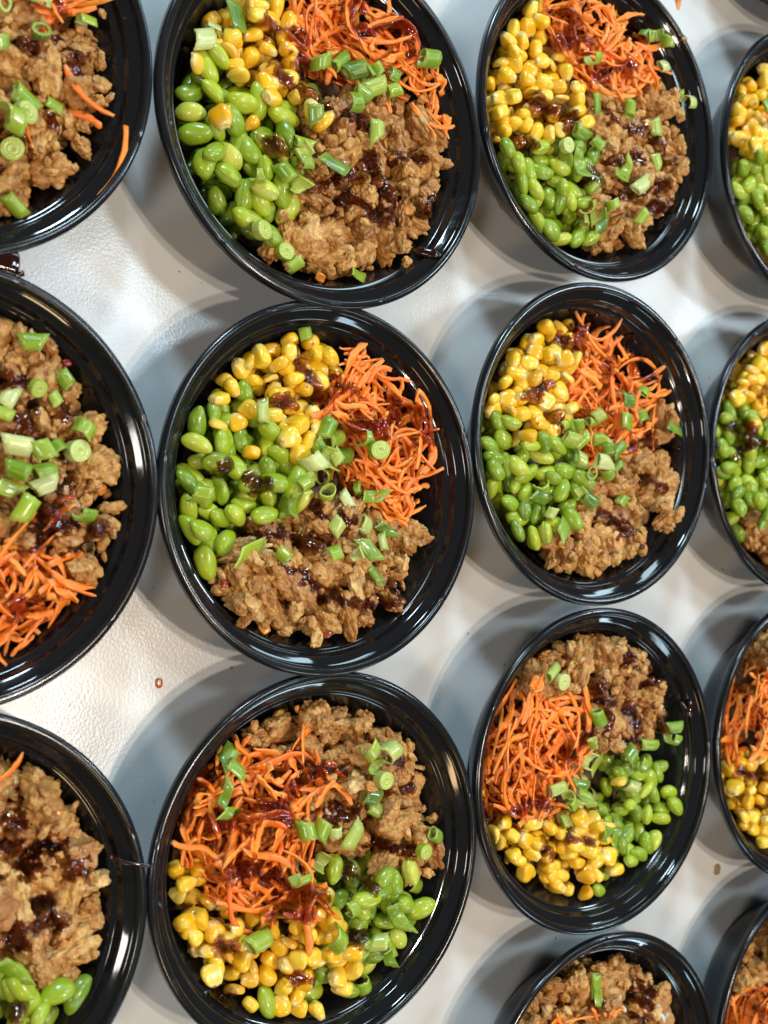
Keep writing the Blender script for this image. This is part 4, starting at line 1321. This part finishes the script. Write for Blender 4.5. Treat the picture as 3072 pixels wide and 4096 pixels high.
SECT = {}
for it in SINGLE:
    SECT.setdefault((it['kind'], it['bowl'], hour(it)), []).append(it)
for g in SECT.values():
    for n, it in enumerate(sorted(g, key=lambda it: -math.hypot(*it['p'][:2]))):
        it['rank'] = n


def mat_of(it):
    M = np.eye(4)
    M[:3, :3] = it['R'] * it['s']
    M[:3, 3] = it['p']
    return bowl_matrix(it['bowl']) @ Matrix(M.tolist())


for it in SINGLE:
    o = link(it['kind'], it['proto'].mesh())
    o.matrix_world = mat_of(it)
    o.color = (it['rnd'], it['sauce'], 0, 1)
    d, cat, grp = describe(it)
    tag(o, d + where(it), cat, grp + PHRASE[it['bowl']])

STUFF = {'edamame_bean': ('edamame_pile', 'edamame beans packed underneath the uppermost ones in the ', 'edamame'),
         'corn_kernel': ('corn_pile', 'corn kernels packed underneath the uppermost ones in the ', 'corn'),
         'carrot_shred': ('shredded_carrot', 'tangle of fine orange carrot shreds in the ', 'carrot'),
         'chicken_crumble': ('ground_chicken', 'mass of small browned ground chicken crumbs in the ', 'chicken'),
         'scallion_slice': ('scallion_scatter', 'scallion pieces out of view in the ', 'scallion')}
for k, pl in PILES.items():
    Mb = np.array(bowl_matrix(k))
    for kind, (nm, lab, cat) in STUFF.items():
        its = [it for it in pl.items if it['kind'] == kind and not it.get('single')]
        if not its:
            continue
        Vs, Fs, Ds, off = [], [], [], 0
        for it in its:
            pr = it['proto']
            PV, PF = (pr.levels[1 if it['seen'] < 1 else min(pr.sub, 2 if it['seen'] < 7 else 3)] if kind == 'chicken_crumble' else (pr.V, pr.F))
            V = PV @ it['R'].T * it['s'] + it['p']
            D = pr.data[:len(V)].copy()
            D[:, 0] = it['rnd']
            if kind == 'chicken_crumble':
                i, j = pl.cells(V)
                D[:, 1] = pl.mask[i, j] * 0.75
            else:
                D[:, 1] = it['sauce']
            Vs.append(V); Ds.append(D); Fs.append(PF + off); off += len(V)
        V = np.concatenate(Vs) @ Mb[:3, :3].T + Mb[:3, 3]
        o = link(nm, mesh_np(nm, V, np.concatenate(Fs), MATS[MATKEY[kind]], np.concatenate(Ds)))
        o.color = (0, 0, 0, 1)
        tag(o, lab + PHRASE[k], cat, kind='stuff')
    # bed of rice that carries the toppings
    n = 60
    rad = np.linspace(0.0005, 0.0785, 24)
    ang = np.linspace(0, 2 * np.pi, n, endpoint=False)
    zz = np.minimum(dome(rad) - 0.0245, RIM - 0.0175)
    zz = np.minimum(zz, zz)
    prof = [(a, b) for a, b in zip(rad, zz) if b > wall_height(a) - 0.004]
    V, F = revolve(prof, n)
    V[:, 2] += lowfreq(V * 400, np.random.default_rng(3), 6, 0.0006, 1.0)
    V = V @ Mb[:3, :3].T + Mb[:3, 3]
    d = np.zeros((len(V), 4)); d[:, 3] = 1
    o = link('rice_bed', mesh_np('rice_bed', V, F, MATS['rice'], d))
    o.color = (0.05, 0, 0, 1)
    tag(o, 'sauce-soaked rice under the toppings of the ' + PHRASE[k], 'rice', kind='stuff')
    # sauce film
    ok = pl.mask > 0.02
    ok &= GR < 0.08
    quad = ok[:-1, :-1] | ok[1:, :-1] | ok[1:, 1:] | ok[:-1, 1:]
    i, j = np.nonzero(quad)
    if len(i):
        idx = np.stack([i * NG + j, (i + 1) * NG + j, (i + 1) * NG + j + 1, i * NG + j + 1], 1)
        uq, inv = np.unique(idx, return_inverse=True)
        V = np.stack([GX.ravel()[uq], GY.ravel()[uq], pl.sz.ravel()[uq]], 1) @ Mb[:3, :3].T + Mb[:3, 3]
        o = link('soy_glaze', mesh_np('soy_glaze', V, inv.reshape(idx.shape), MATS['sauce'], attr={'thick': pl.st.ravel()[uq]}))
        tag(o, 'glossy dark brown sauce drizzled over the food in the ' + PHRASE[k], 'sauce', kind='stuff')


# ------------------------------------------------------------------ small things on rims and table
def blob_path(name, pts, w, label, cat='sauce', mat='drip', flat=0.7, seed=1):
    """a smear of thick sauce: rounded tube with uneven width along world points"""
    r = np.random.default_rng(seed)
    P = catmull(pts, 7)
    n = len(P)
    s = np.linspace(0, 1, n)
    env = np.sqrt(np.clip(1 - (2 * s - 1) ** 6, 0.02, 1))
    ww = w * env * (1 + 0.10 * np.sin(s * r.uniform(5, 8) + r.random() * 6))
    up = np.tile([0.0, 0.0, 1.0], (n, 1))
    V, F = strip(P, ww, ww * flat, up)
    o = link(name, mesh_np(name, V, F, MATS[mat]))
    o.color = (0.5, 0, 0, 1)
    sm = o.modifiers.new('smooth', 'SUBSURF'); sm.levels = sm.render_levels = 2
    tag(o, label, cat)
    return o


def w3(px, z):
    return at_height(px, z)


def frp(fr, x, y):
    return (fr[0] + x / fr[2], fr[1] + y / fr[2])


fA, fL, fJ, fD, fF, fI = (LAY[k]['fr'] for k in 'ALJDFI')
blob_path('sauce_drip', [w3(frp(fA, 1305, 1228), RIM - 0.0085), w3(frp(fA, 1330, 1235), RIM - 0.0055), w3(frp(fA, 1370, 1245), RIM - 0.0025), w3(frp(fA, 1405, 1250), RIM - 0.001), w3(frp(fA, 1418, 1268), RIM + 0.0002)], 0.0052,
          'thick dark sauce drip across the ledge of the top middle bowl', seed=3)
blob_path('sauce_drip', [w3(frp(fF, 1098, 525), RIM - 0.009), w3(frp(fF, 1120, 560), RIM - 0.0065), w3(frp(fF, 1145, 590), RIM - 0.004), w3(frp(fF, 1150, 520), RIM - 0.004)], 0.0045,
          'thick dark sauce drip inside the rim of the lower third-column bowl', seed=4)
blob_path('sauce_thread', [w3(frp(fL, 680, 1130), RIM - 0.0055), w3(frp(fL, 700, 1150), RIM - 0.0025), w3(frp(fL, 780, 1185), RIM - 0.0005), w3(frp(fL, 850, 1200), RIM + 0.0005), w3(frp(fL, 900, 1205), RIM + 0.0008), w3(frp(fL, 945, 1210), RIM + 0.0004), w3(frp(fL, 985, 1210), RIM + 0.0006)], 0.0018,
          'thin sauce thread joining the bottom left bowl to the bottom middle bowl', seed=5)
blob_path('sauce_drip', [w3((-95, 1030), RIM - 0.0022), w3((-40, 1038), RIM - 0.0018), w3((15, 1046), RIM - 0.0016), w3((50, 1052), RIM - 0.0016), w3((78, 1058), RIM - 0.0020)], 0.0100,
          'wide dark sauce bridge between the two upper bowls at the left edge', seed=6, flat=0.34)
blob_path('sauce_drop', [w3((78, 1086), RIM + 0.0002), w3((84, 1096), RIM + 0.0005), w3((87, 1108), RIM + 0.0002)], 0.0030, 'small dark sauce drop on the rim of the centre left bowl', seed=8)
blob_path('sauce_spot', [w3(frp(fI, 590, 1725), RIM + 0.0004), w3(frp(fI, 600, 1740), RIM + 0.0006), w3(frp(fI, 604, 1760), RIM + 0.0004)], 0.0028, 'small dark sauce spot on the rim of the centre right-edge bowl', seed=7)


def crumb(px, z, scale, label, seed=0, name='chicken_crumb'):
    p = w3(px, z)
    pr = MEAT_M[seed % len(MEAT_M)]
    o = link(name, pr.mesh())
    o.matrix_world = Matrix.Translation(p) @ Matrix.Rotation(seed * 1.3, 4, 'Z') @ Matrix.Scale(scale, 4)
    o.color = (0.75, 0, 0, 1)
    tag(o, label, 'crumb', 'stray chicken crumbs on the bowl rims')


crumb(frp(fA, 1260, 1292), RIM - 0.0075, 0.55, 'single chicken crumb on the lower right ledge of the top middle bowl', 2)
crumb(frp(fJ, 605, 80), RIM - 0.004, 0.42, 'single pale chicken crumb on the ledge of the top left bowl', 4)
crumb(frp(fD, 1188, 215), RIM - 0.001, 0.42, 'single chicken crumb on the upper right rim of the top third-column bowl', 5)
crumb(frp(LAY['K']['fr'], 528, 1331), RIM - 0.012, 0.3, 'tiny chicken crumb beside the chicken of the centre left bowl', 7)


def strand(a, b, z0, z1, label, w=3.6, bend=0.004, seed=2, mat='carrot', name='carrot_shred', cat='carrot'):
    r = np.random.default_rng(seed)
    A, B = w3(a, z0), w3(b, z1)
    s = np.linspace(0, 1, 15)
    P = A[None] * (1 - s)[:, None] + B[None] * s[:, None]
    d = (B - A) / np.linalg.norm(B - A)
    nrm = np.cross([0, 0, 1], d)
    P = P + nrm[None] * (bend * np.sin(s * np.pi))[:, None] + np.array([0, 0, 1.0])[None] * (0.0008 * np.sin(s * 5))[:, None]
    wd = w * mm * np.clip(0.35 + 1.2 * s * (1.25 - s), 0.3, 1) * (1 + 0.12 * np.sin(s * 13))
    V, F = strip(P, wd[::-1], np.full(15, 0.0012), np.tile([0.15, 0.1, 1.0], (15, 1)))
    V += r.normal(size=V.shape) * 0.00007
    dd = np.zeros((len(V), 4)); dd[:, 3] = 1
    dd[:, 2] = np.repeat(np.clip((s - 0.6) / 0.4, 0, 1), 8)
    o = link(name, mesh_np(name, V, F, MATS[mat], dd))
    o.color = (0.6, 0, 0, 1)
    tag(o, label, cat)


strand(frp(fJ, 742, 742), frp(fJ, 552, 1185), RIM - 0.0018, RIM - 0.0022, 'long carrot strip lying along the rim of the top left bowl', bend=0.0045)
strand((2704, -40), (2716, 36), 0.0008, 0.0008, 'orange carrot scrap on the table at the top edge, right of centre', w=6.5, bend=0.001, seed=5)


def speck(px, rx, ry, z, label, name, mat, cat, h=0.0008, rnd=0.5, seed=1):
    r = np.random.default_rng(seed)
    V, F = uv_sphere(14, 8)
    rad = 1 + lowfreq(V, r, 4, 0.2, 2)
    W = np.sign(V) * np.abs(V) ** 0.7 * rad[:, None] * np.array([rx, ry, h]) + w3(px, z)
    d = np.zeros((len(W), 4)); d[:, 3] = 1
    o = link(name, mesh_np(name, W, F, MATS[mat], d))
    o.color = (rnd, 0, 0, 1)
    tag(o, label, cat)


speck((636, 2732), 0.0016, 0.0020, 0.0005, 'small orange crumb on the white table between the left and middle bowls', 'pepper_crumb', 'pepper', 'crumb', 0.0007, 0.45, 4)
speck((2868, 3477), 0.0034, 0.0030, 0.00012, 'dried brown spot on the table near the lower right edge', 'dried_spot', 'stain', 'spot', 0.00018, 0.5, 6)
